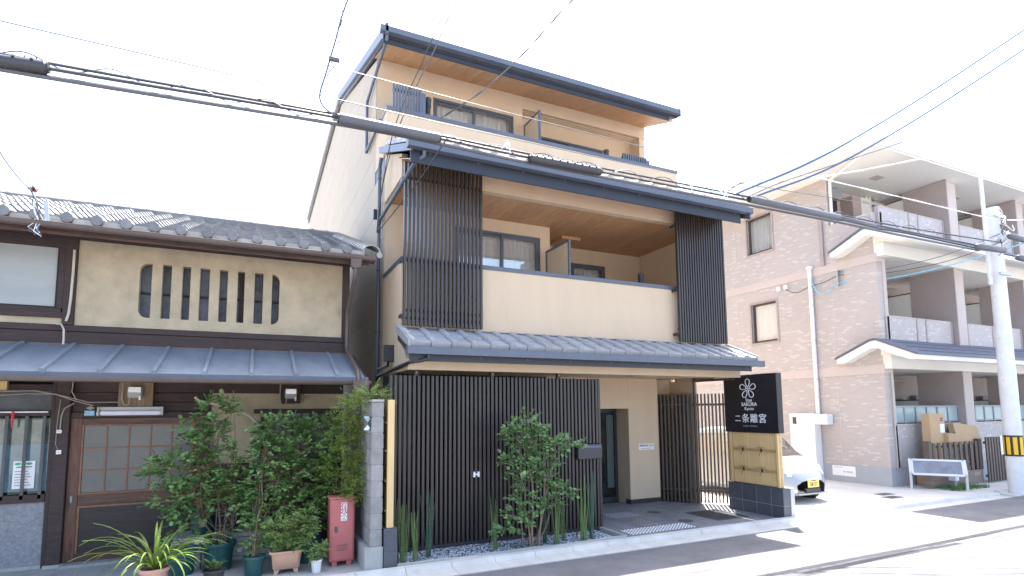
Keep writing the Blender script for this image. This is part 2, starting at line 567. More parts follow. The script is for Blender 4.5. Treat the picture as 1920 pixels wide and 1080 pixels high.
def smesh(name, mb, m, smooth=False):
    import bmesh
    me = mb.mesh(name, (0, 0, 0), smooth)
    bm = bmesh.new()
    bm.from_mesh(me)
    bmesh.ops.recalc_face_normals(bm, faces=bm.faces)
    bm.to_mesh(me)
    bm.free()
    me.materials.append(MT[m])
    return me


def P(name, m, parent, *boxes, **k):
    b = MB()
    for q in boxes:
        b.box(*q)
    return b.build(name, m, parent, **k)


def text(body, size, m, parent, name, mw, extrude=0.0015, sx=1.0, bold=0.0):
    """flat lettering; local x right, y up; mw = world matrix of its centre"""
    cu = bpy.data.curves.new('txt', 'FONT')
    cu.body = body
    cu.size = size
    cu.align_x = 'CENTER'
    cu.align_y = 'CENTER'
    cu.extrude = extrude
    cu.offset = bold
    cu.resolution_u = 3
    ob = bpy.data.objects.new('txt', cu)
    COL.objects.link(ob)
    dg = bpy.context.evaluated_depsgraph_get()
    me = bpy.data.meshes.new_from_object(ob.evaluated_get(dg))
    bpy.data.objects.remove(ob)
    bpy.data.curves.remove(cu)
    me.name = name
    me.transform(Matrix.Diagonal((sx, 1, 1, 1)))
    o2 = Vector(ORG[parent.name])
    me.transform(Matrix.Translation(-o2) @ mw)
    me.materials.clear()
    me.materials.append(MT[m])
    o = bpy.data.objects.new(name, me)
    COL.objects.link(o)
    o.parent = parent
    ORG[o.name] = tuple(o2)
    return o


def face_m(origin, right, up):
    r, u = Vector(right).normalized(), Vector(up).normalized()
    n = r.cross(u)
    m = Matrix((r, u, n)).transposed().to_4x4()
    m.translation = origin
    return m


FRONT = lambda x, y, z: face_m((x, y, z), (1, 0, 0), (0, 0, 1))      # facing -y
LEFT = lambda x, y, z: face_m((x, y, z), (0, -1, 0), (0, 0, 1))      # facing -x

# ================================================================== THE SETTING
o = MB().box(-400, 400, -300, 500, -0.30, -0.02).build('ground', 'ground')
tag(o, kind='structure')
o = MB().box(-60, 90, -6.0, 6.62, -0.25, 0.0).build('road', 'asphalt')
tag(o, kind='structure')
# repair seam and patch in the road
b = MB()
px = [(-10, 4.2), (2, 4.55), (6.03, 4.75), (9.88, 4.95), (11.92, 5.01), (30, 5.6)]
for i in range(len(px) - 1):
    (xa, ya), (xb, yb) = px[i], px[i + 1]
    b.add([(xa, ya - .045, .004), (xb, yb - .045, .004), (xb, yb + .045, .004), (xa, ya + .045, .004)], [(0, 1, 2, 3)])
dm('seam', (0.07, 0.07, 0.075), 0.8, var=0.2)
seam = b.build('road_seam', 'seam')
tag(seam, kind='structure')

# kerb: run of cast concrete gutter blocks
kerb = bpy.data.objects.new('kerb', None)
COL.objects.link(kerb)
ORG[kerb.name] = (0, 0, 0)
tag(kerb, kind='structure')
prof = [(6.62, -0.2), (6.62, 0.012), (6.92, 0.018), (6.955, 0.075), (7.06, 0.08), (7.06, -0.2)]
km = smesh('kerb_block', MB().prism(prof, 'x', -0.297, 0.297), 'concrete_light')
x = -6.0
while x < 24:
    low = 9.2 < x < 15.0
    piece('kerb_block', km, kerb, (x + .3, 0, -0.03 if low else 0.0))
    x += 0.6

# concrete apron before the old house
o = P('apron', 'concrete', None, (-30, 1.55, 7.06, 9.22, -0.2, 0.05))
tag(o, kind='structure')
# parking lot and forecourt beyond the sign
o = P('parking_lot', 'lot_paving', None, (8.95, 14.46, 7.064, 30, -0.2, 0.045))
tag(o, kind='structure')
o = P('pavement', 'lot_paving', None, (14.464, 60, 7.064, 8.9, -0.2, 0.05))
tag(o, kind='structure')

# entrance floor, each tile its own piece
ent = P('entrance_floor', 'grout', None, (5.30, 8.94, 7.064, 9.9, -0.2, 0.045))
tag(ent, kind='structure')
random.seed(3)
tm = smesh('floor_tile', MB().cbox(-0.147, 0.147, -0.147, 0.147, 0, 0.011, 0.003), 'floor_tile')
for i in range(12):
    for j in range(9):
        cx, cy = 5.455 + i * 0.30, 7.22 + j * 0.30
        if cx > 8.62 and cy < 8.4:
            continue
        piece('floor_tile', tm, ent, (cx, cy, 0.046 + random.uniform(0, 0.0015)))
# tactile studs and bars
b = MB()
for i in range(20):
    for j in range(6):
        cx, cy = 5.50 + i * 0.066 + j * 0.0, 7.26 + j * 0.06
        cx += 0.0
        b.lathe([(0.017, 0), (0.015, 0.006), (0.008, 0.009)], (cx, cy, 0.057), 6)
tag(b.build('tactile_studs', 'sign_white', ent), kind='stuff')
b = MB()
for i in range(9):
    for j in range(7):
        b.lathe([(0.014, 0), (0.012, 0.005), (0.006, 0.008)], (6.05 + i * 0.066, 8.45 + j * 0.066, 0.057), 6)
tag(b.build('tactile_studs', 'plastic_grey', ent), kind='stuff')
bar = smesh('tactile_bar', MB().cbox(-0.012, 0.012, -0.13, 0.13, 0, 0.006, 0.002), 'steel')
for k in range(4):
    for q in range(2):
        piece('tactile_bar', bar, ent, (6.12 + k * 0.075, 7.85 + q * 0.30, 0.0575))
# drain grate
gr = thing('drain_grate', 'dark metal drain grate in the entrance floor under the lattice shadow', 'grate', (7.85, 7.86, 0.057))
b = MB()
for (a, c) in (((7.50, 7.46), (8.22, 7.46)), ((7.50, 8.26), (8.22, 8.26)), ((7.50, 7.46), (7.50, 8.26)), ((8.22, 7.46), (8.22, 8.26))):
    b.obox((*a, 0.064), (*c, 0.064), 0.03, 0.012)
b.build('frame', 'iron', gr)
bm_ = smesh('bar', MB().box(-0.006, 0.006, -0.385, 0.385, 0, 0.010), 'iron')
for i in range(22):
    piece('bar', bm_, gr, (7.53 + i * 0.0315, 7.86, 0.0575))
P('pit', 'room_dark', gr, (7.50, 8.22, 7.46, 8.26, 0.0568, 0.0573))
for (cx, cy, lab) in ((7.02, 8.62, 'round dark inspection hatch in the entrance floor nearer the doorway'), (6.97, 7.70, 'round dark inspection hatch in the entrance floor nearer the kerb')):
    h = MB().lathe([(0.13, 0), (0.13, 0.004), (0.115, 0.005), (0.113, 0.003), (0.0, 0.003)], (cx, cy, 0.0575), 24).build('inspection_hatch', 'iron')
    tag(h, lab, 'hatch', 'inspection hatches in the entrance floor')

# ================================================================== HOTEL
HX0, HX1 = 2.04, 8.62
hot = thing('hotel_building', 'three storey tan hotel with dark slatted screens, balconies and navy eaves', 'building', (5.3, 12, 0))


def clip(poly, inside, inter):
    out = []
    for i in range(len(poly)):
        a, b2 = poly[i], poly[(i + 1) % len(poly)]
        ia, ib = inside(a), inside(b2)
        if ia:
            out.append(a)
        if ia != ib:
            out.append(inter(a, b2))
    return out


def clip_line(poly, p, n):
    f = lambda q: (q[0] - p[0]) * n[0] + (q[1] - p[1]) * n[1]
    def it(a, c):
        fa, fb = f(a), f(c)
        t = fa / (fa - fb)
        return (a[0] + (c[0] - a[0]) * t, a[1] + (c[1] - a[1]) * t)
    return clip(poly, lambda q: f(q) >= 0, it)


# left flank: siding panels with recessed joints over a backing wall
swall = MB().prism([(9.62, 0), (25, 0), (25, 10.2), (15.5, 10.62), (10.52, 8.93), (10.52, 6.9), (9.62, 6.6)], 'x', HX0 + 0.012, HX0 + 0.2).build('side_wall', 'dark_trim', hot)
for r_ in range(-1, 17):
    z0 = 3.14 - 0.645 * 5 + 0.645 * r_
    y = 9.60
    k = 0
    while y < 25:
        y1 = y + (1.9 if (k == 0 and r_ % 2) else 3.03)
        pol = [(y + .003, z0 + .004), (y1 - .003, z0 + .004), (y1 - .003, z0 + .641), (y + .003, z0 + .641)]
        pol = clip_line(pol, (0, 0.0), (0, 1))
        pol = clip_line(pol, (10.5, 8.95), (0.342, -1)) if pol else pol
        pol = clip_line(pol, (15.5, 10.66), (-0.044, -1)) if pol else pol
        pol = clip_line(pol, (25, 0), (-1, 0)) if pol else pol
        if pol and z0 + .4 > 6.55:
            pol = clip_line(pol, (10.5, 0), (1, 0))
        if len(pol) > 2:
            MB().prism(pol, 'x', HX0, HX0 + 0.0125).build('siding_panel', 'siding', swall)
        y = y1
        k += 1
# rest of the mass
P('rear_mass', 'siding', hot, (HX0 + .2, HX1 - .002, 12.5, 24.8, 0, 8.4))
P('right_wall', 'stucco', hot, (HX1 - .13, HX1, 8.5, 12.498, 2.9, 6.3), (HX1 - .13, HX1, 9.70, 12.498, 0, 2.898), (HX1 - .13, HX1, 9.03, 9.699, .045, 2.608))
MB().prism([(10.52, 6.302), (12.6, 6.302), (12.6, 9.66), (10.52, 8.95)], 'x', HX1 - .13, HX1 + .028).build('right_gable', 'stucco', hot)

# ---- ground floor
P('entrance_wall', 'stucco', hot, (7.20, 7.98, 9.55, 9.75, 0.05, 2.66), (5.25, 7.198, 9.55, 9.75, 2.03, 2.66), (7.98, HX1 - .131, 9.72, 9.86, 0.05, 2.66), (5.25, 5.9, 9.551, 9.75, 0.05, 2.028))
P('plinth', 'dark_trim', hot, (7.192, 7.99, 9.535, 9.7, 0.046, 0.15))
P('inner_wall', 'dark_wall', hot, (HX0 + .2, 5.248, 9.60, 9.8, 0.0, 2.66))
P('reveal', 'stucco', hot, (7.202, 7.4, 9.752, 10.05, 0.05, 2.03))
ed = MB().box(5.9, 7.2, 10.02, 10.06, 0.05, 2.03).build('entrance_door', 'room_dark', hot)
b = MB()
for xx in (5.92, 6.42, 6.50, 7.13):
    b.box(xx, xx + 0.065, 9.97, 10.018, 0.05, 2.03)
b.box(5.92, 7.2, 9.972, 10.016, 1.95, 2.028)
b.box(5.92, 7.2, 9.972, 10.016, 0.05, 0.16)
b.build('door_frame', 'dark_trim', ed)
for (xa, xb) in ((6.565, 7.13), (5.985, 6.42)):
    P('pane', 'glass_dark', ed, (xa, xb, 9.99, 9.996, 0.16, 1.95))
for k in range(4):
    P('door_bar', 'dark_trim', ed, (6.0 + k * .105, 6.025 + k * .105, 9.95, 9.985, 0.2, 1.9))
P('handle', 'steel', ed, (6.60, 6.625, 9.93, 9.95, 0.75, 1.5))
P('inner_post', 'plastic_grey', ed, (6.95, 7.12, 10.0, 10.004, 0.35, 1.9))
# canopy box
b = MB().box(HX0, HX1, 7.85, 7.95, 2.61, 2.765)
b.build('canopy_fascia', 'stucco', hot)
for xa in (HX0 + .001, HX1 - .1):
    MB().prism([(7.951, 2.612), (9.60, 2.612), (9.60, 3.095), (8.3, 3.095), (7.951, 2.765)], 'x', xa, xa + .099).build('canopy_side', 'stucco', hot)
P('canopy_soffit', 'stucco', hot, (HX0 + .1, HX1 - .1, 7.951, 9.549, 2.66, 2.72))
P('canopy_lamp', 'dark_trim', hot, (6.6, 6.72, 8.7, 8.82, 2.652, 2.661))


def eave(zt, yf, x0, x1, zfas, mname='navy'):
    """gutter with flashing; zt top of the gutter, yf its front"""
    g = MB()
    g.prism([(yf, zt - .105), (yf, zt), (yf + .012, zt), (yf + .012, zt - .09), (yf + .10, zt - .09), (yf + .10, zt - .01), (yf + .115, zt - .01), (yf + .115, zt - .105)], 'x', x0, x1)
    g.box(x0 - .006, x0, yf - .004, yf + .118, zt - .11, zt + .004)
    g.box(x1, x1 + .006, yf - .004, yf + .118, zt - .11, zt + .004)
    ob = g.build('gutter', mname, hot)
    f = MB().box(x0 + .06, x1 - .2, yf + .125, yf + .15, zfas, zt - .002)
    f.build('flashing', 'navy_dark', hot)
    for k in range(9):
        xx = x0 + .35 + k * (x1 - x0 - .7) / 8
        P('gutter_bracket', mname, ob, (xx - .012, xx + .012, yf + .1155, yf + .119, zt - .14, zt - .112))
    return ob


eave(2.905, 7.43, 1.93, 8.80, 2.71)
# canopy roof: slope with flat interlocking tiles
MB().prism([(7.56, 2.89), (8.30, 3.20), (8.30, 3.09), (7.56, 2.80)], 'x', HX0 - .05, HX1 + .10).build('canopy_roof', 'dark_trim', hot)
P('roof_flashing', 'navy', hot, (HX0 + .0, HX1 + .02, 8.235, 8.297, 3.17, 3.285))


def hotel_tile(th=0.035):
    t_ = MB()
    L_, W_ = 0.42, 0.305
    xs = [0, .018, .05, .085, .11, .15, .305]
    hs = [0.012, 0.038, 0.048, 0.042, 0.014, 0.004, 0.004]
    n = len(xs)
    vs = []
    for (yy, lift) in ((0, 0.012), (0.03, 0.020), (L_, 0)):
        for x_, h_ in zip(xs, hs):
            vs.append((x_, yy, h_ + lift))
    for (yy, lift) in ((0, -th), (L_, -th + .005)):
        for x_, h_ in zip(xs, hs):
            vs.append((x_, yy, lift))
    fs = []
    for r_ in range(2):
        for i in range(n - 1):
            fs.append((r_ * n + i, r_ * n + i + 1, (r_ + 1) * n + i + 1, (r_ + 1) * n + i))
    for i in range(n - 1):
        fs.append((3 * n + i, 3 * n + i + 1, i + 1, i))
        fs.append((3 * n + i + 1, 3 * n + i, 4 * n + i, 4 * n + i + 1))
    fs.append((3 * n, 0, n, 2 * n, 4 * n))
    fs.append((4 * n - 1, 5 * n - 1, 3 * n - 1, 2 * n - 1, n - 1))
    return t_.add(vs, fs)


htm = smesh('roof_tile', hotel_tile(), 'hotel_tile', smooth=True)
hte = smesh('eave_tile', hotel_tile(0.078), 'hotel_tile', smooth=True)
ang = math.atan2(0.31, 0.74)
croof = P('tile_bed', 'dark_trim', hot, (HX0, HX0 + .01, 8.2, 8.25, 3.1, 3.11))
for i in range(22):
    for j in range(2):
        yy, zz = 7.50 + j * 0.345 * math.cos(ang), 2.925 + j * 0.345 * math.sin(ang) + 0.0
        piece('roof_tile' if j else 'eave_tile', htm if j else hte, croof, (HX0 - .06 + i * 0.305, yy, zz + .03), (ang, 0, 0), (.962, 1, 1))
MB().prism([(7.50, 2.90), (7.50, 3.01), (8.26, 3.33), (8.26, 3.20)], 'x', HX0 - .09, HX0 - .062).build('verge_tile', 'hotel_tile', croof)
MB().prism([(7.50, 2.90), (7.50, 3.01), (8.26, 3.33), (8.26, 3.20)], 'x', HX0 - .06 + 22 * .305 + .002, HX0 - .03 + 22 * .305).build('verge_tile', 'hotel_tile', croof)

# ---- second floor balcony
P('balcony_floor', 'stucco', hot, (HX0 + .101, HX1 - .14, 8.42, 10.7, 2.95, 3.10))
P('balcony_parapet', 'stucco', hot, (HX0, HX1, 8.30, 8.42, 3.10, 4.33), (HX0, HX0 + .12, 8.421, 9.60, 3.096, 4.33))
P('parapet_cap', 'navy', hot, (HX0 - .012, HX1 + .012, 8.285, 8.435, 4.331, 4.40), (HX0 - .012, HX0 + .132, 8.436, 9.598, 4.331, 4.399))
W2 = (3.35, 5.18, 3.15, 5.47)
P('facade_second_floor', 'stucco', hot, (HX0 + .013, W2[0], 9.60, 9.75, 2.9, 5.715), (W2[1], 5.40, 9.60, 9.75, 2.9, 5.715), (W2[0], W2[1], 9.60, 9.75, W2[3], 5.715), (5.25, 5.40, 9.751, 10.7, 2.9, 5.715))
W2R = (5.75, 7.47, 3.15, 5.37)
P('facade_recess', 'stucco', hot, (5.401, W2R[0], 10.64, 10.75, 3.1, 5.715), (W2R[1], HX1 - .131, 10.64, 10.75, 3.1, 5.715), (W2R[0], W2R[1], 10.64, 10.75, W2R[3], 5.715))


def sliding_window(par, x0, x1, y, z0, z1, fm='navy', curt=True, split=0.5, name='window', seed=1):
    fr = 0.045
    b_ = MB()
    b_.box(x0, x1, y, y + .09, z1 - fr, z1)
    b_.box(x0, x1, y, y + .09, z0, z0 + fr)
    b_.box(x0, x0 + fr, y, y + .09, z0 + fr, z1 - fr)
    b_.box(x1 - fr, x1, y, y + .09, z0 + fr, z1 - fr)
    w_ = b_.build(name, fm, par)
    xm = x0 + (x1 - x0) * split
    for (a, c, yy) in ((x0 + fr, xm + .03, y + .05), (xm - .03, x1 - fr, y + .015)):
        s_ = MB()
        s_.box(a, a + .05, yy, yy + .03, z0 + fr, z1 - fr)
        s_.box(c - .05, c, yy, yy + .03, z0 + fr, z1 - fr)
        s_.box(a + .05, c - .05, yy, yy + .03, z1 - fr - .05, z1 - fr)
        s_.box(a + .05, c - .05, yy, yy + .03, z0 + fr, z0 + fr + .06)
        s_.build('sash', fm, w_)
        P('pane', 'glass', w_, (a + .05, c - .05, yy + .012, yy + .017, z0 + fr + .06, z1 - fr - .05))
    if curt:
        b_ = MB()
        n_ = int((x1 - x0) / 0.035)
        pts = [(x0 + .05 + (x1 - x0 - .1) * i / n_, y + .16 + .02 * math.sin(i * 1.9 + seed) + .008 * math.sin(i * 0.7)) for i in range(n_ + 1)]
        for i in range(n_):
            (xa, ya), (xb, yb) = pts[i], pts[i + 1]
            b_.add([(xa, ya, z0 + .03), (xb, yb, z0 + .03), (xb, yb, z1 - .03), (xa, ya, z1 - .03)], [(0, 1, 2, 3)])
        b_.build('curtain', 'curtain', w_, smooth=True, fix=False)
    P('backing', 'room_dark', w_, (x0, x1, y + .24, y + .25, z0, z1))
    return w_


sliding_window(hot, *W2[:2], 9.615, *W2[2:], split=0.55)
sliding_window(hot, *W2R[:2], 10.655, *W2R[2:], seed=3)
# balcony ceiling boards
clg = P('balcony_ceiling', 'dark_trim', hot, (HX0 + .11, HX1 - .14, 8.5, 10.69, 5.735, 5.75))
cb_ = smesh('ceiling_board', MB().box(-.0735, .0735, -1.09, 1.09, -.012, 0), 'soffit_wood')
for i in range(43):
    piece('ceiling_board', cb_, clg, (HX0 + .19 + i * .15, 9.595, 5.734))
P('ceiling_hatch', 'soffit_wood', hot, (5.9, 6.35, 9.95, 10.45, 5.66, 5.721))
P('eave_beam', 'stucco', hot, (HX0 + .1, HX1, 8.36, 8.498, 5.705, 6.03))
MB().prism([(8.36, 5.705), (9.60, 5.705), (9.60, 6.60), (8.36, 6.08)], 'x', HX0, HX0 + .099).build('eave_side', 'stucco', hot)


def soffit(par, y0, z0, y1, z1, x0, x1):
    d = P('soffit_batten', 'dark_trim', par, (x0, x1, y1 - .01, y1 + .02, z1 + .015, z1 + .03))
    L_ = math.hypot(y1 - y0, z1 - z0)
    me_ = smesh('soffit_board', MB().box(-.0735, .0735, 0, L_, 0, .012), 'soffit_wood')
    n_ = int((x1 - x0) / .15)
    a_ = math.atan2(z1 - z0, y1 - y0)
    for i in range(n_):
        piece('soffit_board', me_, d, (x0 + .075 + i * (x1 - x0) / n_, y0, z0), (a_, 0, 0))


eave(5.885, 7.43, 1.91, 8.70, 5.59)
soffit(hot, 7.585, 5.65, 8.357, 5.985, HX0 - .04, HX1)
r2b = MB().prism([(7.55, 5.80), (7.55, 5.87), (9.50, 6.68), (9.50, 6.60)], 'x', HX0 - .05, HX1 + .02).build('eave_roof', 'dark_trim', hot)
MB().prism([(7.50, 5.74), (7.50, 5.86), (9.75, 6.80), (9.75, 6.68)], 'x', HX0 - .085, HX0 - .052).build('barge_board', 'navy', hot)
MB().prism([(7.46, 5.66), (7.46, 5.86), (9.75, 6.80), (9.75, 6.62)], 'x', HX1 + .022, HX1 + .05).build('barge_board', 'navy', hot)
ang2 = math.atan2(0.81, 1.95)
for i in range(22):
    for j in range(5):
        piece('roof_tile' if j else 'eave_tile', htm if j else hte, r2b, (HX0 - .05 + i * 0.305, 7.50 + j * .38 * math.cos(ang2), 5.93 + j * .38 * math.sin(ang2)), (ang2, 0, 0), (.962, 1, 1))


# slatted screens in front of the balcony
def screen(x0, x1, n, y, z0, z1, seedv):
    sc = P('slat_screen', 'slat', hot, (x0 + .01, x1 - .01, y + .062, y + .092, z0 + .10, z0 + .135))
    for zz in (z0 + .22, 4.30, z1 - .25):
        P('rail', 'slat', sc, (x0 + .01, x1 - .01, y + .062, y + .092, zz, zz + .035))
    me_ = smesh('slat', MB().cbox(-.019, .019, 0, .06, z0, z1, .003), 'slat')
    for i in range(n):
        piece('slat', me_, sc, (x0 + .02 + (x1 - x0 - .04) * i / (n - 1), y, 0))
    for zz in (z0 + .12, 4.28, z1 - .3):
        P('bracket', 'slat', sc, (x0 - .03, x0 + .0, y + .03, 8.299, zz, zz + .05))
    return sc


screen(2.03, 3.32, 20, 8.12, 3.30, 5.86, 1)
screen(7.40, 8.62, 20, 8.12, 3.30, 5.86, 2)


def divider(x, y0, y1, z0, z1):
    f = MB()
    f.box(x - .02, x + .02, y0, y0 + .045, z0, z1)
    f.box(x - .02, x + .02, y1 - .045, y1, z0, z1)
    f.box(x - .02, x + .02, y0 + .045, y1 - .045, z1 - .045, z1)
    f.box(x - .02, x + .02, y0 + .045, y1 - .045, z0, z0 + .045)
    d = f.build('balcony_divider', 'navy', hot)
    P('panel', 'stucco', d, (x - .008, x + .008, y0 + .045, y1 - .045, z0 + .045, z1 - .045))


divider(5.27, 8.62, 9.52, 3.35, 5.18)
divider(5.28, 9.72, 10.45, 6.95, 8.28)


def vent_pipe(x, y, z0, z1):
    b_ = MB().lathe([(.05, 0), (.05, z1 - z0 - .2), (.062, z1 - z0 - .19), (.062, z1 - z0 - .15), (.052, z1 - z0 - .14), (.062, z1 - z0 - .12), (.062, z1 - z0 - .08), (.052, z1 - z0 - .07), (.066, z1 - z0 - .05), (.066, z1 - z0 - .01), (.05, z1 - z0)], (x, y, z0), 12)
    b_.build('vent_pipe', 'dark_trim', hot, smooth=True)


vent_pipe(7.0, 8.75, 3.1, 4.72)
vent_pipe(2.90, 9.85, 6.9, 8.02)
vent_pipe(7.02, 9.85, 6.9, 7.80)

# ---- third floor
P('terrace_floor', 'stucco', hot, (HX0 + .12, HX1, 9.62, 10.9, 6.55, 6.7))
P('terrace_parapet', 'stucco', hot, (HX0, 8.72, 9.50, 9.61, 6.60, 7.41), (HX0, HX0 + .11, 9.612, 10.52, 6.62, 7.41))
P('terrace_cap', 'navy', hot, (HX0 - .012, 8.735, 9.485, 9.625, 7.411, 7.48), (HX0 - .012, HX0 + .122, 9.626, 11.3, 7.41, 7.479))
W3 = (3.2, 5.04, 6.85, 8.47)
P('facade_third_floor', 'stucco', hot, (HX0 + .013, W3[0], 10.50, 10.62, 6.6, 8.99), (W3[1], 5.26, 10.50, 10.62, 6.6, 8.70), (W3[0], W3[1], 10.50, 10.62, W3[3], 8.70), (W3[0], 5.26, 10.50, 10.62, 8.702, 8.99), (5.261, HX1 + .03, 10.50, 10.519, 8.702, 9.03))
W3R = (5.80, 7.66, 6.85, 8.38)
P('facade_third_recess', 'stucco', hot, (5.1, W3R[0], 10.88, 10.98, 6.6, 8.8), (W3R[1], HX1 - .131, 10.88, 10.98, 6.6, 8.8), (W3R[0], W3R[1], 10.88, 10.98, W3R[3], 8.8))
P('recess_soffit', 'stucco', hot, (5.26, HX1 - .131, 10.622, 10.88, 8.72, 8.78), )
sliding_window(hot, *W3[:2], 10.51, *W3[2:], seed=5)
sliding_window(hot, *W3R[:2], 10.89, *W3R[2:], seed=7)


def ac_screen(x0, x1, y, z0, z1, n):
    b_ = MB()
    b_.box(x0 - .02, x1 + .02, y + .042, y + .075, z0 + .05, z0 + .09)
    b_.box(x0 - .02, x1 + .02, y + .042, y + .075, z1 - .10, z1 - .06)
    b_.box(x1 + .02, x1 + .1, y + .0, y + .5, z0, z1 - .05)
    a_ = b_.build('unit_screen', 'navy', hot)
    me_ = smesh('slat', MB().cbox(-.02, .02, 0, .04, z0, z1, .003), 'navy')
    for i in range(n):
        piece('slat', me_, a_, (x0 + (x1 - x0) * i / (n - 1), y, 0))


ac_screen(2.20, 2.70, 9.66, 6.9, 8.03, 10)
ac_screen(7.36, 7.98, 9.66, 6.9, 7.72, 11)
eave(8.81, 9.22, 1.86, 8.62, 8.56)
soffit(hot, 9.375, 8.60, 10.498, 8.985, HX0 - .04, HX1)
MB().prism([(9.33, 8.77), (15.5, 10.86), (25, 10.42), (25, 10.2), (15.5, 10.64), (9.33, 8.65)], 'x', HX0 - .05, HX1 + .02).build('main_roof', 'dark_trim', hot)
MB().prism([(9.22, 8.66), (9.22, 8.86), (15.5, 10.96), (15.5, 10.76)], 'x', HX0 - .10, HX0 - .052).build('barge_board', 'navy', hot)
MB().prism([(15.502, 10.96), (25, 10.55), (25, 10.36), (15.502, 10.76)], 'x', HX0 - .10, HX0 - .052).build('barge_board', 'copper_grey', hot)
MB().prism([(9.24, 8.66), (9.24, 8.84), (15.5, 10.94), (15.5, 10.76)], 'x', HX1 + .022, HX1 + .06).build('barge_board', 'navy', hot)
for k in range(13):
    P('snow_guard', 'navy', hot, (2.4 + k * .5, 2.43 + k * .5, 9.6, 9.66, 8.84, 8.95))

# downpipes on the flank
b = MB().tube([(1.985, 9.78, 0.0), (1.985, 9.78, 6.45), (2.0, 9.75, 6.6)], .032, 10)
dp = b.build('downpipe', 'navy', hot, smooth=True)
for zz in (2.0, 3.4, 4.5, 5.4, 6.2):
    MB().lathe([(.037, 0), (.037, .02)], (1.985, 9.78, zz), 10).build('clip', 'dark_trim', dp)
MB().tube([(2.16, 7.50, 5.77), (2.16, 7.52, 5.70), (2.05, 7.66, 5.62), (1.985, 9.72, 5.42), (1.985, 9.78, 5.34)], .030, 10).build('downpipe', 'navy', hot, smooth=True)
MB().tube([(2.24, 7.49, 2.80), (2.24, 7.50, 2.74), (2.14, 7.56, 2.715), (2.02, 7.62, 2.70), (1.985, 9.7, 2.62), (1.985, 9.78, 2.55)], .028, 10).build('downpipe', 'dark_trim', hot, smooth=True)
MB().tube([(1.98, 9.30, 8.70), (1.98, 9.32, 8.62), (1.99, 11.14, 8.45), (1.985, 11.16, 8.40), (1.985, 11.14, 7.30)], .030, 10).build('downpipe', 'navy', hot, smooth=True)
MB().tube([(1.985, 11.2, 7.35), (1.985, 9.80, 7.34)], .028, 10).build('downpipe', 'navy', hot, smooth=True)
P('wall_box', 'dark_trim', hot, (1.90, 2.039, 8.72, 8.86, 2.80, 3.06))
MB().tube([(1.97, 8.8, 2.81), (1.97, 8.85, 2.74), (1.985, 9.7, 2.74)], .022, 8).build('drain_arm', 'dark_trim', hot, smooth=True)
P('wall_lamp', 'dark_trim', hot, (1.93, 2.039, 10.0, 10.09, 5.55, 5.72))
for zz in (6.75, 6.5):
    MB().tube([(2.039, 20.5, zz), (1.95, 20.5, zz), (1.92, 20.5, zz - .08)], .05, 8).build('vent_hood', 'copper_grey', hot)
nsg = P('notice', 'paper', hot, (7.44, 7.83, 9.540, 9.5495, 1.16, 1.285))
text('避難器具降下地点', 0.046, 'ink', nsg, 'lettering', FRONT(7.635, 9.5385, 1.243))
b = MB()
for k in range(14):
    b.box(7.50 + k * .0195, 7.513 + k * .0195, 9.5383, 9.5392, 1.182, 1.194)
tag(b.build('small_print', 'ink', nsg), kind='stuff')

# ================================================================== SLAT FENCE (street front)
fen = thing('slat_fence', 'tall dark brown vertical slat fence along the hotel street front', 'fence', (3.5, 7.9, 0.1))
fm_ = smesh('slat', MB().cbox(-.0205, .0205, 0, .095, .10, 2.525, .003), 'slat')
NF = 52
for i in range(NF):
    x = 1.80 + (5.27 - 1.80) * i / (NF - 1)
    if x > 4.84:
        b = MB().cbox(x - .0205, x + .0205, 7.85, 7.945, .10, 1.20, .003)
        b.cbox(x - .0205, x + .0205, 7.85, 7.945, 1.45, 2.525, .003)
        b.build('slat', 'slat', fen)
    else:
        piece('slat', fm_, fen, (x, 7.85, 0))
for zz in (.32, 1.1, 2.2):
    P('rail', 'slat', fen, (1.78, 5.29, 7.946, 7.975, zz, zz + .05))
MB().cbox(5.292, 5.335, 7.84, 7.95, .06, 2.53, .004).build('end_post', 'slat', fen)
for xx in (2.20, 3.42, 4.62):
    h = MB().cbox(xx - .03, xx + .03, 7.976, 8.04, .1, 2.655, .003).build('post', 'slat', fen)
    MB().lathe([(.012, 0), (.012, .006), (.004, .01)], (xx, 7.968, 2.575), 8).build('bolt', 'steel', h)
P('base_strip', 'dark_trim', fen, (1.78, 5.29, 7.86, 7.93, .05, .098))
b = MB()
for xx in (3.055, 3.125):
    b.cbox(xx - .014, xx + .014, 7.825, 7.849, 1.02, 1.10, .003)
b.cbox(3.069, 3.111, 7.828, 7.846, 1.048, 1.072, .003)
b.build('latch', 'sign_white', fen)
mbx = thing('mail_box', 'flat dark metal letter box set into the right end of the slat fence', 'mailbox', (5.05, 7.8, 1.2))
MB().cbox(4.845, 5.31, 7.78, 7.99, 1.205, 1.445, .006).build('body', 'dark_trim', mbx)
MB().cbox(4.87, 5.285, 7.774, 7.7795, 1.385, 1.42, .002).build('flap', 'navy', mbx)
# things half seen behind the slats
ac = thing('air_conditioner', 'white air conditioner unit half hidden behind the dark slat fence', 'air conditioner', (2.9, 8.8, 0.05))
MB().cbox(2.6, 3.35, 8.7, 9.0, .08, .72, .02).build('case', 'apt_ac', ac)
MB().lathe([(.24, 0), (.24, .01), (.0, .012)], (0, 0, 0), 20).mesh('x')
for k in range(9):
    P('grille_bar', 'plastic_grey', ac, (2.66, 3.1, 8.690, 8.699, .16 + k * .055, .18 + k * .055))
for s_ in (2.66, 3.25):
    P('foot', 'dark_trim', ac, (s_, s_ + .05, 8.7, 9.0, .05, .079))

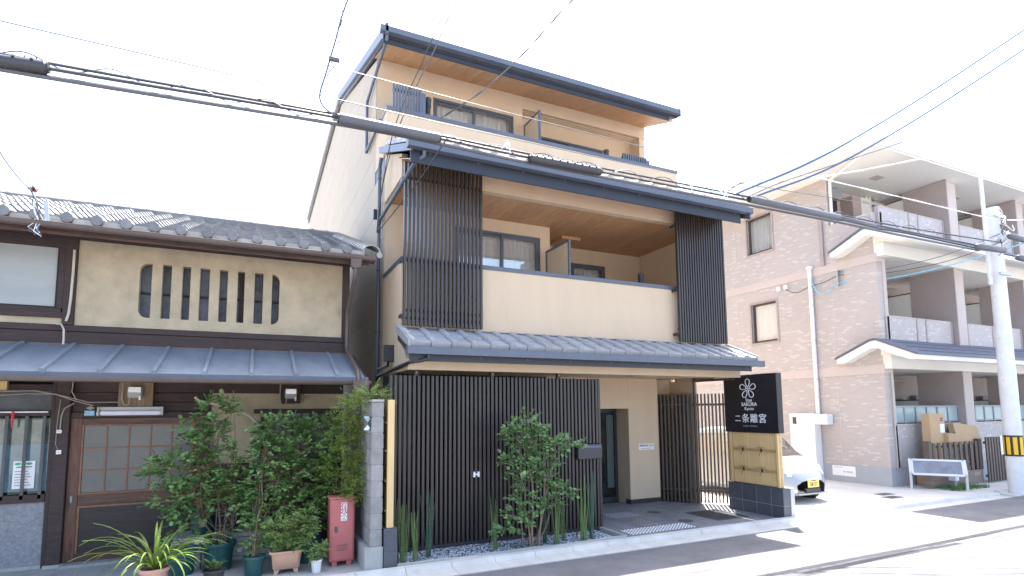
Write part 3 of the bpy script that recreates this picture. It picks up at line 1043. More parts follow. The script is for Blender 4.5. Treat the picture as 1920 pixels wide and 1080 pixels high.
# gravel bed
gb = P('gravel_bed', 'soil', None, (1.75, 5.20, 7.11, 7.84, -.1, .035))
tag(gb, kind='structure')
random.seed(11)
b = MB()
for i in range(5200):
    x, y = random.uniform(1.77, 5.18), random.uniform(7.13, 7.84)
    r_ = random.uniform(.007, .016)
    a = random.uniform(0, 6.28)
    z = .035 + random.uniform(0, .014)
    vs = []
    for k in range(4):
        t = a + k * 1.57
        vs.append((x + math.cos(t) * r_, y + math.sin(t) * r_ * .8, z + random.uniform(-.003, .004)))
    vs.append((x, y, z + r_ * .8))
    b.add(vs, [(0, 1, 4), (1, 2, 4), (2, 3, 4), (3, 0, 4)])
g = b.build('gravel', 'gravel', fix=False)
tag(g, 'pale blue grey gravel in the planting strip below the fence', 'gravel', kind='stuff')
b = MB()
pts = []
for i in range(40):
    x = 1.74 + i * (5.26 - 1.74) / 39
    pts.append((x, 7.105 + .02 * math.sin(x * 4.1) + .012 * math.sin(x * 9), .06))
for i in range(39):
    b.obox(pts[i], pts[i + 1], .03, .07)
b.obox((5.26, 7.11, .06), (5.26, 7.82, .06), .03, .07)
o = b.build('bed_edging', 'plastic_grey')
tag(o, 'wavy grey plastic edging strip along the gravel bed', 'edging')

# ================================================================== SIGN WALL
sg = thing('sign_wall', 'black hotel sign board above a bamboo panel on a black tiled base', 'sign', (8.8, 7.7, 0.05))
core = P('base', 'grout', sg, (8.665, 8.84, 7.065, 8.32, .046, .565))
P('base_back', 'concrete_light', sg, (8.841, 8.94, 7.05, 8.32, .04, .57))
for (za, zb) in ((.05, .256), (.266, .563)):
    yv = 7.067
    for wy in (.246, .322, .322, .345):
        MB().cbox(8.6605, 8.6648, yv, min(yv + wy, 8.318), za, zb, .001).build('base_tile', 'black_tile', core)
        yv += wy + .010
    MB().cbox(8.662, 8.8385, 7.060, 7.0645, za, zb, .001).build('end_tile', 'black_tile', core)
P('cap_tile', 'black_tile', core, (8.656, 8.842, 7.06, 8.32, .5655, .575))
# bamboo panel
bp_ = P('bamboo_panel', 'bamboo_dark', sg, (8.71, 8.75, 7.12, 8.25, .58, 1.55))
cm = smesh('cane', MB().tube([(0, 0, .59), (0, 0, 1.545)], .0095, 8), 'bamboo', smooth=True)
for i in range(56):
    piece('cane', cm, bp_, (8.705, 7.185 + i * .018, 0))
for yy in (7.125, 8.205):
    MB().cbox(8.665, 8.78, yy, yy + .05, .578, 1.552, .004).build('edge_post', 'bamboo', bp_)
for zz in (1.225, .855):
    for dz in (-.016, .016):
        MB().tube([(8.685, 7.19, zz + dz), (8.685, 8.17, zz + dz)], .011, 8).build('rail', 'bamboo_dark', bp_, smooth=True)
    for yy in (7.50, 7.93):
        b = MB()
        for q in range(3):
            b.tube([(8.672, yy - .02 + q * .012, zz - .03), (8.668, yy - .018 + q * .014, zz), (8.672, yy - .02 + q * .016, zz + .03)], .005, 5)
        b.tube([(8.668, yy, zz + .02), (8.655, yy - .03, zz + .06), (8.66, yy - .07, zz + .05), (8.664, yy - .10, zz + .055)], .0035, 5)
        b.tube([(8.668, yy, zz + .02), (8.655, yy + .03, zz + .07), (8.66, yy + .06, zz + .04), (8.664, yy + .11, zz + .05)], .0035, 5)
        b.tube([(8.668, yy, zz), (8.655, yy + .02, zz - .07), (8.66, yy + .05, zz - .11)], .0035, 5)
        b.build('rope_knot', 'black_rope', bp_)
# sign box
sb = MB().cbox(8.66, 8.80, 7.08, 8.33, 1.553, 2.66, .005).build('sign_box', 'sign_black', sg)
lx = 8.6585


def petal_ring(cy, cz, ang_, L_, Wd):
    pts_ = []
    for i in range(25):
        t = i / 24 * 2 * math.pi
        # heart-ish petal: pointed at the middle, round outside
        u = 0.5 - 0.5 * math.cos(t)
        w_ = math.sin(t) * Wd * (0.45 + 0.75 * u)
        r_ = 0.035 + L_ * u
        pts_.append((lx, cy - (math.sin(ang_) * r_ + math.cos(ang_) * w_), cz + math.cos(ang_) * r_ - math.sin(ang_) * w_))
    return pts_


for k in range(5):
    MB().tube(petal_ring(7.73, 2.385, k * 2 * math.pi / 5, .155, .056), .0075, 6, cap=False).build('petal', 'sign_white', sb, fix=False)
b = MB()
for k in range(5):
    a = k * 2 * math.pi / 5
    b.tube([(lx, 7.73, 2.385), (lx, 7.73 - math.sin(a) * .05, 2.385 + math.cos(a) * .05)], .004, 5)
b.build('stamen', 'sign_white', sb)
text('Stay', .092, 'sign_white', sb, 'lettering', LEFT(lx, 7.715, 2.168))
text('SAKURA', .098, 'sign_white', sb, 'lettering', LEFT(lx, 7.715, 2.087), bold=.0004)
text('Kyoto', .088, 'sign_white', sb, 'lettering', LEFT(lx, 7.715, 2.005))
for ch, yy in zip('二条離宮', (8.00, 7.81, 7.615, 7.42)):
    text(ch, .185 if ch != '二' else .15, 'sign_white', sb, 'lettering', LEFT(lx, yy, 1.81), bold=.0006)
text('N I J O   R I K Y U', .042, 'plastic_grey', sb, 'lettering', LEFT(lx, 7.71, 1.672))

# boundary screen on the left, same make, seen edge on
bs = thing('boundary_screen', 'narrow bamboo screen on a black tiled base beside the block wall', 'screen', (1.64, 7.5, 0))
c2 = P('base', 'grout', bs, (1.572, 1.718, 7.108, 8.10, .0, .535))
for j, (za, zb) in enumerate(((.012, .258), (.264, .53))):
    MB().cbox(1.560, 1.728, 7.096, 7.1075, za, zb, .002).build('base_tile', 'black_tile', c2)
    for q in range(3):
        MB().cbox(1.7185, 1.73, 7.11 + q * .33, 7.437 + q * .33, za, zb, .002).build('base_tile', 'black_tile', c2)
P('cap_tile', 'black_tile', c2, (1.562, 1.728, 7.098, 8.10, .5355, .545))
MB().cbox(1.60, 1.685, 7.13, 7.19, .546, 2.155, .004).build('edge_post', 'bamboo', bs)
P('backing', 'bamboo_dark', bs, (1.625, 1.655, 7.192, 8.05, .56, 2.14))
for zz in (.75, 1.12, 1.5, 1.86):
    MB().tube([(1.60, 7.2, zz), (1.60, 8.05, zz)], .012, 8).build('rail', 'bamboo_dark', bs, smooth=True)
cm2 = smesh('cane', MB().tube([(0, 0, .555), (0, 0, 2.14)], .0095, 8), 'bamboo', smooth=True)
for i in range(45):
    piece('cane', cm2, bs, (1.667, 7.20 + i * .0188, 0))

# ================================================================== LATTICE GATE beside the sign
lg = thing('lattice_gate', 'brown folding lattice gate between the entrance wall and the sign', 'gate', (8.4, 9.0, 0.05))


def lattice(p0, p1, n, z0, z1, off=0.0, rails=(.32, 2.10), nm='gate_leaf', sw=.036):
    a, c = Vector((*p0, 0)), Vector((*p1, 0))
    d = (c - a).normalized()
    nrm = Vector((-d.y, d.x, 0))
    a, c = a + nrm * off, c + nrm * off
    b_ = MB()
    for zz in rails:
        b_.obox((*(a + nrm * .03)[:2], zz), (*(c + nrm * .03)[:2], zz), .02, .045)
    lf = b_.build(nm, 'slat_brown', lg)
    me_ = smesh('slat', MB().cbox(-sw / 2, sw / 2, -.018, .018, z0, z1, .003), 'slat_brown')
    L_ = (c - a).length
    for i in range(n):
        p = a + d * (L_ * (i + .5) / n)
        piece('slat', me_, lf, (p.x, p.y, 0), (0, 0, math.atan2(d.y, d.x)))


lattice((7.97, 9.60), (8.46, 8.98), 10, .08, 2.33)
lattice((7.99, 9.62), (8.46, 9.02), 10, .08, 2.33, off=.07)
lattice((8.00, 9.64), (8.46, 9.06), 10, .08, 2.33, off=.14)
lattice((8.50, 8.95), (8.98, 8.42), 10, .08, 2.33)
MB().cbox(8.455, 8.505, 8.94, 8.99, .05, 2.655, .004).build('post', 'slat_brown', lg)
MB().cbox(8.98, 9.02, 8.38, 8.42, .05, 2.35, .004).build('post', 'slat_brown', lg)
MB().obox((8.48, 8.965, 2.60), (8.60, 8.0, 2.60), .05, .06).build('top_rail', 'slat_brown', lg)

# ================================================================== BLOCK WALL
bw = thing('block_wall', 'weathered grey concrete block wall between the old house and the hotel', 'wall', (1.46, 8.1, 0))
P('footing', 'concrete', bw, (1.33, 1.552, 7.11, 9.15, -.1, .33))
P('mortar', 'grout', bw, (1.405, 1.533, 7.138, 9.14, .33, 2.10))
random.seed(5)
blm = smesh('block', MB().cbox(-.075, .075, -.196, .196, -.0965, .0965, .008), 'block')
blh = smesh('half_block', MB().cbox(-.075, .075, -.096, .096, -.0965, .0965, .008), 'block')
for c_ in range(9):
    zc = .33 + .1 + c_ * .2
    y = 7.13
    if c_ % 2:
        piece('half_block', blh, bw, (1.469, y + .098, zc))
        y += .2
    while y < 9.0:
        piece('block', blm, bw, (1.469 + random.uniform(-.003, .003), y + .198, zc))
        y += .4
P('cap', 'concrete', bw, (1.39, 1.548, 7.125, 9.15, 2.131, 2.16))

# ================================================================== OLD TOWNHOUSE
oh = thing('old_townhouse', 'old two storey wooden townhouse with tiled roof and cream plaster wall', 'house', (-1.5, 9.3, 0))
P('mass', 'dark_wall', oh, (-8, 1.34, 9.45, 14.8, 0, 4.35))
# ---- upper floor plaster wall with the slotted window
SL = [(-1.48, -1.336), (-1.207, -1.096), (-.957, -.856), (-.734, -.610), (-.478, -.372), (-.236, -.142), (-.003, .115), (.243, .35)]
zb0, zb1 = 3.355, 4.14
b = MB()
b.box(-2.19, -1.48, 9.20, 9.32, 3.20, 4.38)
b.box(.35, 1.29, 9.20, 9.32, 3.20, 4.38)
b.box(-1.48, .35, 9.20, 9.32, 3.20, zb0)
b.box(-1.48, .35, 9.20, 9.32, zb1, 4.38)
rc = .11
for (cx, cz, sx, sz) in ((-1.48, zb0, 1, 1), (.35, zb0, -1, 1), (-1.48, zb1, 1, -1), (.35, zb1, -1, -1)):
    pol = [(cx, cz)]
    for k in range(7):
        a = k / 6 * math.pi / 2
        pol.append((cx + sx * rc * (1 - math.sin(a)), cz + sz * rc * (1 - math.cos(a))))
    b.prism(pol, 'y', 9.2005, 9.3195)
pw = b.build('plaster_wall', 'old_plaster', oh)
for i in range(7):
    MB().cbox(SL[i][1], SL[i + 1][0], 9.203, 9.30, zb0 - .005, zb1 + .005, .006).build('plaster_bar', 'old_plaster', pw)
sw_ = P('slot_window', 'old_wood', oh, (-1.55, .42, 9.345, 9.37, 3.72, 3.745), (-1.55, .42, 9.41, 9.43, 3.3, 4.2), (-.57, -.52, 9.345, 9.38, 3.35, 4.14), (-.21, -.16, 9.34, 9.375, 3.35, 4.14))
for i in range(8):
    P('pane', 'slot_glass', sw_, (SL[i][0] - .06, SL[i][1] + .06, 9.385 + i * .0004, 9.389 + i * .0004, 3.3, 3.72))
    P('pane', 'slot_glass', sw_, (SL[i][0] - .06, SL[i][1] + .06, 9.385 + i * .0004, 9.389 + i * .0004, 3.745, 4.2))
# posts and beams
for (xa, xb) in ((-2.32, -2.192), (1.292, 1.40), (-6.2, -6.08)):
    MB().cbox(xa, xb, 9.16, 9.36, 3.20, 4.44, .006).build('post', 'old_wood', oh)
MB().cbox(-8, 1.42, 9.13, 9.32, 4.385, 4.52, .006).build('wall_plate', 'old_wood_h', oh)
MB().cbox(-8, 1.41, 9.165, 9.34, 3.115, 3.198, .005).build('beam', 'old_wood_h', oh)
MB().cbox(-8, 1.40, 9.185, 9.34, 2.955, 3.113, .004).build('beam', 'old_wood_h', oh)
MB().cbox(-8, 1.40, 9.172, 9.34, 2.925, 2.953, .003).build('beam', 'gutter_brown', oh)
P('plaster_strip', 'old_plaster', oh, (-6.08, -2.322, 9.21, 9.33, 3.2, 3.29))
# big sliding window, upper left
b = MB()
b.box(-4.9, -2.322, 9.17, 9.30, 3.292, 3.36)
b.box(-4.9, -2.34, 9.19, 9.30, 3.361, 3.42)
b.box(-4.9, -2.322, 9.17, 9.30, 4.25, 4.384)
b.box(-2.39, -2.323, 9.18, 9.30, 3.421, 4.249)
uw = b.build('window', 'old_wood_h', oh)
P('pane', 'frosted_white', uw, (-4.9, -2.391, 9.24, 9.25, 3.421, 4.249))
P('sash', 'dark_wall', uw, (-2.42, -2.392, 9.215, 9.239, 3.421, 4.249))
P('sash', 'dark_wall', uw, (-4.9, -2.421, 9.215, 9.239, 3.421, 3.445))
# pale conduit on the post and cable loop
MB().tube([(-2.225, 9.14, 4.22), (-2.225, 9.14, 3.9), (-2.23, 9.135, 3.55), (-2.24, 9.13, 3.35), (-2.26, 9.12, 3.24)], .016, 8).build('conduit', 'conduit', oh, smooth=True)
MB().tube([(-2.36, 9.12, 3.2), (-2.30, 9.10, 3.19), (-2.26, 9.05, 3.12), (-2.25, 9.03, 3.0), (-2.25, 9.03, 2.92)], .012, 8).build('conduit', 'conduit', oh, smooth=True)

# ---- main roof
SLP = math.atan(0.352)
TP, RP = 0.308, 0.236
rx1 = 1.70
rdeck = MB().prism([(8.47, 4.36), (12.4, 5.74), (12.4, 5.65), (8.47, 4.27)], 'x', -8, 1.66).build('roof', 'old_wood_h', oh)
MB().prism([(12.42, 5.75), (16.2, 4.45), (16.2, 4.35), (12.42, 5.65)], 'x', -8, 1.66).build('rear_roof', 'kawara', oh)
MB().prism([(9.35, 4.35), (12.4, 5.62), (15.2, 4.6), (15.2, 0), (9.35, 0)], 'x', 1.3405, 1.352).build('gable_wall', 'dark_wall', oh)


def kawara():
    t_ = MB()
    n = 12
    L_ = .30
    us = [i / n for i in range(n + 1)]
    H = lambda u: .078 * math.exp(-((u - .15) / .15) ** 2) + .042 * max(0, (u - .62) / .38) ** 2 - .004
    vs = []
    for (yy, lf) in ((0, .040), (L_, .004)):
        for u in us:
            vs.append((u * TP * 1.03, yy, H(u) + lf))
    for (yy, lf) in ((0, .008), (L_, -.012)):
        for u in us:
            vs.append((u * TP * 1.03, yy, H(u) + lf))
    m_ = n + 1
    fs = []
    for i in range(n):
        fs.append((i, i + 1, m_ + i + 1, m_ + i))
        fs.append((2 * m_ + i + 1, 2 * m_ + i, 3 * m_ + i, 3 * m_ + i + 1))
        fs.append((2 * m_ + i, 2 * m_ + i + 1, i + 1, i))
    fs.append((0, m_, 3 * m_, 2 * m_))
    fs.append((n, 2 * m_ + n, 3 * m_ + n, m_ + n))
    return t_.add(vs, fs)


kme = smesh('roof_tile', kawara(), 'kawara', smooth=True)
random.seed(8)
NC, NR = 16, 17
for i in range(NC):
    for j in range(NR):
        d = j * RP
        piece('roof_tile', kme, rdeck, (rx1 - .20 - (i + 1) * TP, 8.44 + d * math.cos(SLP) + random.uniform(-.003, .003), 4.42 + d * math.sin(SLP) + random.uniform(-.003, .003)),
              (SLP + random.uniform(-.006, .006), 0, random.uniform(-.006, .006)))
# eave tiles: round end discs and curved lips
dm_ = smesh('eave_disc', MB().tube([(0, 0, 0), (0, .012, 0), (0, .10, .02)], [.062, .068, .062], 16), 'kawara', smooth=True)
lip = MB()
n = 10
vs = []
for i in range(n + 1):
    u = i / n
    top = .078 * math.exp(-((u - .15) / .15) ** 2) + .030 * max(0, (u - .62) / .38) ** 2
    vs.append((u * TP, 0, top + .012))
    vs.append((u * TP, .012, top - .085 + .02 * math.sin(u * 3.14)))
    vs.append((u * TP, .03, top - .085 + .02 * math.sin(u * 3.14)))
lip.add(vs, [(3 * i, 3 * i + 1, 3 * i + 4, 3 * i + 3) for i in range(n)] + [(3 * i + 1, 3 * i + 2, 3 * i + 5, 3 * i + 4) for i in range(n)])
lme = smesh('eave_lip', lip, 'kawara_pale', smooth=True)
for i in range(NC):
    x = rx1 - .20 - (i + 1) * TP
    piece('eave_disc', dm_, rdeck, (x + .047, 8.405, 4.445))
    piece('eave_lip', lme, rdeck, (x, 8.43, 4.44))
# the tiles beyond the left edge of the view, joined
kb = kawara()
far = MB()
cs_, sn_ = math.cos(SLP), math.sin(SLP)
for i in range(NC, NC + 15):
    x0_ = rx1 - .20 - (i + 1) * TP
    for j in range(NR):
        y0_, z0_ = 8.44 + j * RP * cs_, 4.42 + j * RP * sn_
        far.add([(x0_ + p[0], y0_ + p[1] * cs_ - p[2] * sn_, z0_ + p[1] * sn_ + p[2] * cs_) for p in kb.v], kb.f)
tag(far.build('far_tiles', 'kawara', rdeck, smooth=True), kind='stuff')
# verge: barrel tiles stepping up the right edge
vb = MB()
vs = []
for k in range(11):
    a = -0.25 + k / 10 * (math.pi + .25)
    for (yy, s_, lf) in ((0, 1.0, .02), (.30, .93, 0), (0, .84, .02), (.30, .80, 0)):
        vs.append((-math.cos(a) * .135 * s_, yy, math.sin(a) * .10 * s_ + lf))
fs = []
for k in range(10):
    o_ = k * 4
    fs += [(o_, o_ + 4, o_ + 5, o_ + 1), (o_ + 2, o_ + 3, o_ + 7, o_ + 6), (o_, o_ + 2, o_ + 6, o_ + 4)]
vb.add(vs, fs)
vme = smesh('verge_tile', vb, 'kawara_pale', smooth=True)
for j in range(NR):
    d = j * RP
    piece('verge_tile', vme, rdeck, (rx1 - .10, 8.40 + d * math.cos(SLP), 4.43 + d * math.sin(SLP)), (SLP, 0, random.uniform(-.01, .01)))
vend = MB().tube([(rx1 + .02, 8.39, 4.40), (rx1 + .02, 8.50, 4.44)], .045, 12).build('eave_disc', 'kawara_pale', rdeck, smooth=True)
# ridge courses
for q, (zz, hw) in enumerate(((5.79, .16), (5.842, .14))):
    P('ridge_course', 'kawara', rdeck, (-8, 1.66, 12.4 - hw, 12.4 + hw, zz, zz + .05))
rg = MB()
vs = []
for k in range(9):
    a = k / 8 * math.pi
    for (xx, s_) in ((0, 1.0), (.05, 1.0), (.055, .86), (.30, .86)):
        vs.append((xx, -math.cos(a) * .10 * s_, math.sin(a) * .075 * s_))
fs = []
for k in range(8):
    o_ = k * 4
    for q in range(3):
        fs.append((o_ + q, o_ + q + 1, o_ + q + 5, o_ + q + 4))
rg.add(vs, fs)
rme = smesh('ridge_tile', rg, 'kawara', smooth=True)
for i in range(30):
    piece('ridge_tile', rme, rdeck, (1.36 - i * .30, 12.4, 5.893))
# eave boards, rafters
MB().prism([(8.50, 4.24), (8.50, 4.30), (9.2, 4.59), (9.2, 4.53)], 'x', -8, 1.58).build('eave_board', 'door_wood_h', oh)


def halfround(x0, x1, y, z, r_, name='gutter'):
    b_ = MB()
    n = 9
    vs_ = []
    for X in (x0, x1):
        for k in range(n + 1):
            a = math.pi + k / n * math.pi
            vs_.append((X, y + math.cos(a) * r_, z + math.sin(a) * r_))
        for k in range(n, -1, -1):
            a = math.pi + k / n * math.pi
            vs_.append((X, y + math.cos(a) * (r_ - .006), z + math.sin(a) * (r_ - .006)))
    m_ = 2 * (n + 1)
    fs_ = [(k, (k + 1) % m_, m_ + (k + 1) % m_, m_ + k) for k in range(m_)]
    b_.add(vs_, fs_)
    b_.box(x0 + .002, x0 + .006, y - r_ + .002, y + r_ - .002, z - r_ * .6, z - .003)
    for (Y_,) in ((y - r_,), (y + r_,)):
        b_.tube([(x0, Y_, z), (x1, Y_, z)], .007, 6)
    return b_.build(name, 'gutter_brown', oh, smooth=True)


g1 = halfround(-8, 1.66, 8.40, 4.35, .062)
# hopper + downpipe
b = MB()
vs = []
for (zz, w1, w2) in ((4.37, .09, .075), (4.36, .085, .07), (4.22, .075, .062), (4.17, .05, .05), (4.165, .042, .042)):
    for (sx, sy) in ((-1, -1), (1, -1), (1, 1), (-1, 1)):
        vs.append((1.37 + sx * w1, 8.43 + sy * w2, zz))
fs = [(3, 2, 1, 0)] + [(i * 4 + k, i * 4 + (k + 1) % 4, i * 4 + 4 + (k + 1) % 4, i * 4 + 4 + k) for i in range(4) for k in range(4)] + [(16, 17, 18, 19)]
b.add(vs, fs)
b.build('hopper', 'gutter_brown', oh)
MB().tube([(1.37, 8.43, 4.17), (1.37, 8.43, 4.10), (1.37, 8.50, 4.00), (1.36, 9.02, 3.62), (1.36, 9.08, 3.54), (1.36, 9.08, 3.05), (1.36, 9.02, 2.97), (1.36, 8.06, 2.60), (1.36, 8.0, 2.55), (1.36, 7.93, 2.42)], .035, 10).build('downpipe', 'gutter_brown', oh, smooth=True)
b = MB()
vs = []
for (zz, w1, w2) in ((2.44, .115, .09), (2.425, .112, .088), (2.25, .085, .07), (2.17, .055, .05), (2.16, .045, .045)):
    for (sx, sy) in ((-1, -1), (1, -1), (1, 1), (-1, 1)):
        vs.append((1.38 + sx * w1, 7.90 + sy * w2, zz))
b.add(vs, fs)
b.build('hopper', 'gutter_brown', oh)
MB().tube([(1.38, 7.90, 2.17), (1.38, 7.90, 2.0), (1.30, 8.3, 1.7), (1.25, 9.08, 1.5), (1.25, 9.1, 0.05)], .042, 10).build('downpipe', 'gutter_brown', oh, smooth=True)

# ---- lower metal roof with battens
LA = math.atan2(2.93 - 2.50, 9.18 - 7.98)
LL = math.hypot(.43, 1.20)
lr = MB().prism([(7.99, 2.485), (9.18, 2.915), (9.18, 2.84), (7.99, 2.41)], 'x', -8, 1.49).build('lower_roof', 'old_wood_h', oh)
sm = smesh('roof_sheet', MB().box(-.252, .252, -.015, LL, 0.004, .012), 'metal_roof')
bm2 = smesh('roof_batten', MB().prism([(-.026, .004), (.026, .004), (.021, .052), (-.021, .052)], 'y', -.025, LL - .01), 'metal_roof')
for k in range(-11, 3):
    xk = .0 + .54 * k
    piece('roof_batten', bm2, lr, (xk, 7.98, 2.487), (LA, 0, 0))
    if k < 2 + 1:
        piece('roof_sheet', sm, lr, (xk + .27, 7.98, 2.487), (LA, 0, 0), scale=(1, 1, 1) if k < 2 else (.70, 1, 1)).location.x -= 0 if k < 2 else .08
P('roof_edge', 'navy', lr, (-8, 1.50, 7.955, 7.972, 2.42, 2.492))
halfround(-8, 1.53, 7.90, 2.425, .05)

# ---- lower facade
MB().cbox(-2.30, -2.145, 9.10, 9.30, .05, 2.45, .008).build('post', 'old_wood', oh)
P('post_shoe', 'concrete', oh, (-2.32, -2.12, 9.08, 9.30, .05, .09))
MB().cbox(-2.36, -2.302, 9.16, 9.30, .05, 2.45, .004).build('jamb', 'old_wood', oh)
for k, (za, zb) in enumerate(((2.30, 2.46), (2.17, 2.296), (2.03, 2.166))):
    MB().cbox(-2.14, -.52, 9.19 - k * .004, 9.28, za, zb, .004).build('wall_board', 'old_wood_h', oh)
MB().cbox(-.518, 1.34, 9.17, 9.28, 2.295, 2.46, .005).build('beam', 'old_wood_h', oh)
MB().cbox(-2.14, -.52, 9.14, 9.28, 1.955, 2.028, .004).build('lintel', 'old_wood_h', oh)
P('plaster_wall', 'old_plaster', oh, (-.515, .148, 9.212, 9.30, 1.27, 2.294), (.149, 1.34, 9.212, 9.30, 2.062, 2.294))
P('wainscot', 'old_wood_h', oh, (-.515, 1.34, 9.215, 9.30, .05, 1.268))
MB().cbox(-.585, -.517, 9.12, 9.30, .05, 2.03, .005).build('post', 'old_wood', oh)
# sliding door
DX0, DX1 = -2.143, -.588
b = MB()
b.cbox(DX0, DX0 + .125, 9.16, 9.20, .05, 1.953, .004)
dr = b.build('door', 'door_wood', oh)
MB().cbox(DX1 - .125, DX1, 9.16, 9.20, .05, 1.953, .004).build('stile', 'door_wood', dr)
dr['label'] = 'weathered brown wooden sliding door with a grid of frosted panes'
for (za, zb) in ((1.865, 1.952), (.80, .945), (.052, .20)):
    MB().cbox(DX0 + .126, DX1 - .126, 9.162, 9.198, za, zb, .004).build('rail', 'door_wood_h', dr)
P('lower_panel', 'door_panel', dr, (DX0 + .126, DX1 - .126, 9.178, 9.186, .20, .80))
b = MB()
for (xa, xb, za, zb) in ((DX0 + .126, DX0 + .15, .20, .80), (DX0 + .15, DX1 - .126, .776, .80)):
    b.box(xa, xb, 9.166, 9.177, za, zb)
b.build('moulding', 'door_frame_light', dr)
gx0, gx1, gz0, gz1 = DX0 + .126, DX1 - .126, .945, 1.865
b = MB()
b.box(gx0, gx0 + .022, 9.160, 9.190, gz0, gz1)
b.box(gx1 - .022, gx1, 9.160, 9.190, gz0, gz1)
b.box(gx0 + .022, gx1 - .022, 9.160, 9.190, gz0, gz0 + .022)
b.box(gx0 + .022, gx1 - .022, 9.160, 9.190, gz1 - .022, gz1)
b.build('sash', 'door_frame_light', dr)
cw = (gx1 - gx0 - .044) / 5
ch = (gz1 - gz0 - .044) / 3
for i in range(1, 5):
    P('muntin', 'door_frame_light', dr, (gx0 + .022 + i * cw - .009, gx0 + .022 + i * cw + .009, 9.164, 9.188, gz0 + .022, gz1 - .022))
for j in range(1, 3):
    P('muntin', 'door_frame_light', dr, (gx0 + .022, gx1 - .022, 9.166, 9.187, gz0 + .022 + j * ch - .009, gz0 + .022 + j * ch + .009))
for i in range(5):
    for j in range(3):
        P('pane', 'frosted', dr, (gx0 + .022 + i * cw + .002, gx0 + .022 + (i + 1) * cw - .002, 9.177, 9.181, gz0 + .022 + j * ch + .002, gz0 + .022 + (j + 1) * ch - .002))
P('pull_plate', 'iron', dr, (DX0 + .04, DX0 + .075, 9.156, 9.1595, .84, .95))
P('pull_recess', 'copper_grey', dr, (DX0 + .048, DX0 + .067, 9.1545, 9.1558, .855, .935))
MB().lathe([(.016, 0), (.018, .01), (.01, .02), (0, .022)], (0, 0, 0), 8).mesh('u')
P('sill', 'stone_slab', oh, (-2.14, -.5, 9.0, 9.24, .045, .085))
# left lower window
b = MB()
b.cbox(-4.2, -2.362, 9.15, 9.28, .885, .985, .004)
b.cbox(-4.2, -2.362, 9.15, 9.28, 1.985, 2.055, .004)
b.cbox(-4.2, -2.362, 9.17, 9.28, 2.31, 2.40, .004)
b.cbox(-3.30, -3.24, 9.17, 9.28, .985, 2.31, .004)
lw = b.build('window', 'old_wood_h', oh)
P('pane', 'slot_glass', lw, (-3.24, -2.362, 9.235, 9.24, 2.056, 2.31))
P('pane', 'glass_dark', lw, (-3.24, -2.362, 9.225, 9.229, .986, 1.985))
P('backing', 'room_dark', lw, (-4.2, -2.362, 9.30, 9.31, .95, 2.4))
for xx in (-3.02, -2.80, -2.60, -2.42):
    P('window_bar', 'iron', lw, (xx - .017, xx + .017, 9.15, 9.17, .93, 2.0))
P('drying_rail', 'alu', lw, (-3.24, -2.38, 9.115, 9.13, 2.03, 2.045))
MB().tube([(-2.73, 9.12, 2.05), (-2.73, 9.11, 1.98), (-2.735, 9.115, 1.84)], [.014, .018, .008], 8).build('strap', 'red_strap', lw)
po = thing('window_poster', 'pale blue poster sheets behind the barred window of the old house', 'poster', (-2.7, 9.25, 1.0))
P('sheet', 'poster_blue', po, (-3.0, -2.38, 9.245, 9.247, 1.02, 1.62))
P('sheet', 'poster_photo', po, (-2.95, -2.38, 9.250, 9.252, 1.62, 1.96))
random.seed(2)
for k in range(9):
    MB().lathe([(.02, 0), (.02, .001), (.013, .0012), (.012, 0.0002)], (0, 0, 0), 8)
nt_ = thing('window_notice', 'white notice with two green ovals stuck on the barred window', 'notice', (-2.6, 9.21, 1.05))
P('sheet', 'paper', nt_, (-2.72, -2.50, 9.219, 9.2205, 1.06, 1.41), (-2.50, -2.498, 9.219, 9.2205, 1.06, 1.41))
for xx in (-2.675, -2.56):
    MB().prism([(xx + .034 * math.cos(k / 12 * 6.283), 1.375 + .017 * math.sin(k / 12 * 6.283)) for k in range(12)], 'y', 9.2175, 9.2187).build('oval', 'green_print', nt_)
b = MB()
for k in range(6):
    b.box(-2.70, -2.53 - .02 * (k % 3), 9.2178, 9.2187, 1.10 + k * .035, 1.107 + k * .035)
b.box(-2.69, -2.53, 9.2178, 9.2187, 1.328, 1.340)
b.build('print', 'ink', nt_)
P('base_wall', 'rough_concrete', oh, (-4.2, -2.362, 9.19, 9.30, .09, .884))
P('base_plinth', 'concrete', oh, (-4.2, -2.362, 9.17, 9.30, .05, .0895))
# right lower window with lattice
b = MB()
b.cbox(.05, 1.345, 9.15, 9.20, 1.995, 2.06, .004)
b.cbox(.15, .24, 9.16, 9.21, 1.20, 1.994, .004)
b.cbox(.241, 1.34, 9.16, 9.21, 1.20, 1.27, .004)
rw = b.build('window', 'old_wood_h', oh)
P('pane', 'frosted', rw, (.241, 1.34, 9.202, 9.206, 1.27, 1.994))
for k in range(8):
    P('window_bar', 'old_wood', rw, (.32 + k * .13, .34 + k * .13, 9.175, 9.195, 1.27, 1.994))
P('window_bar', 'old_wood', rw, (.241, 1.34, 9.18, 9.192, 1.62, 1.645))
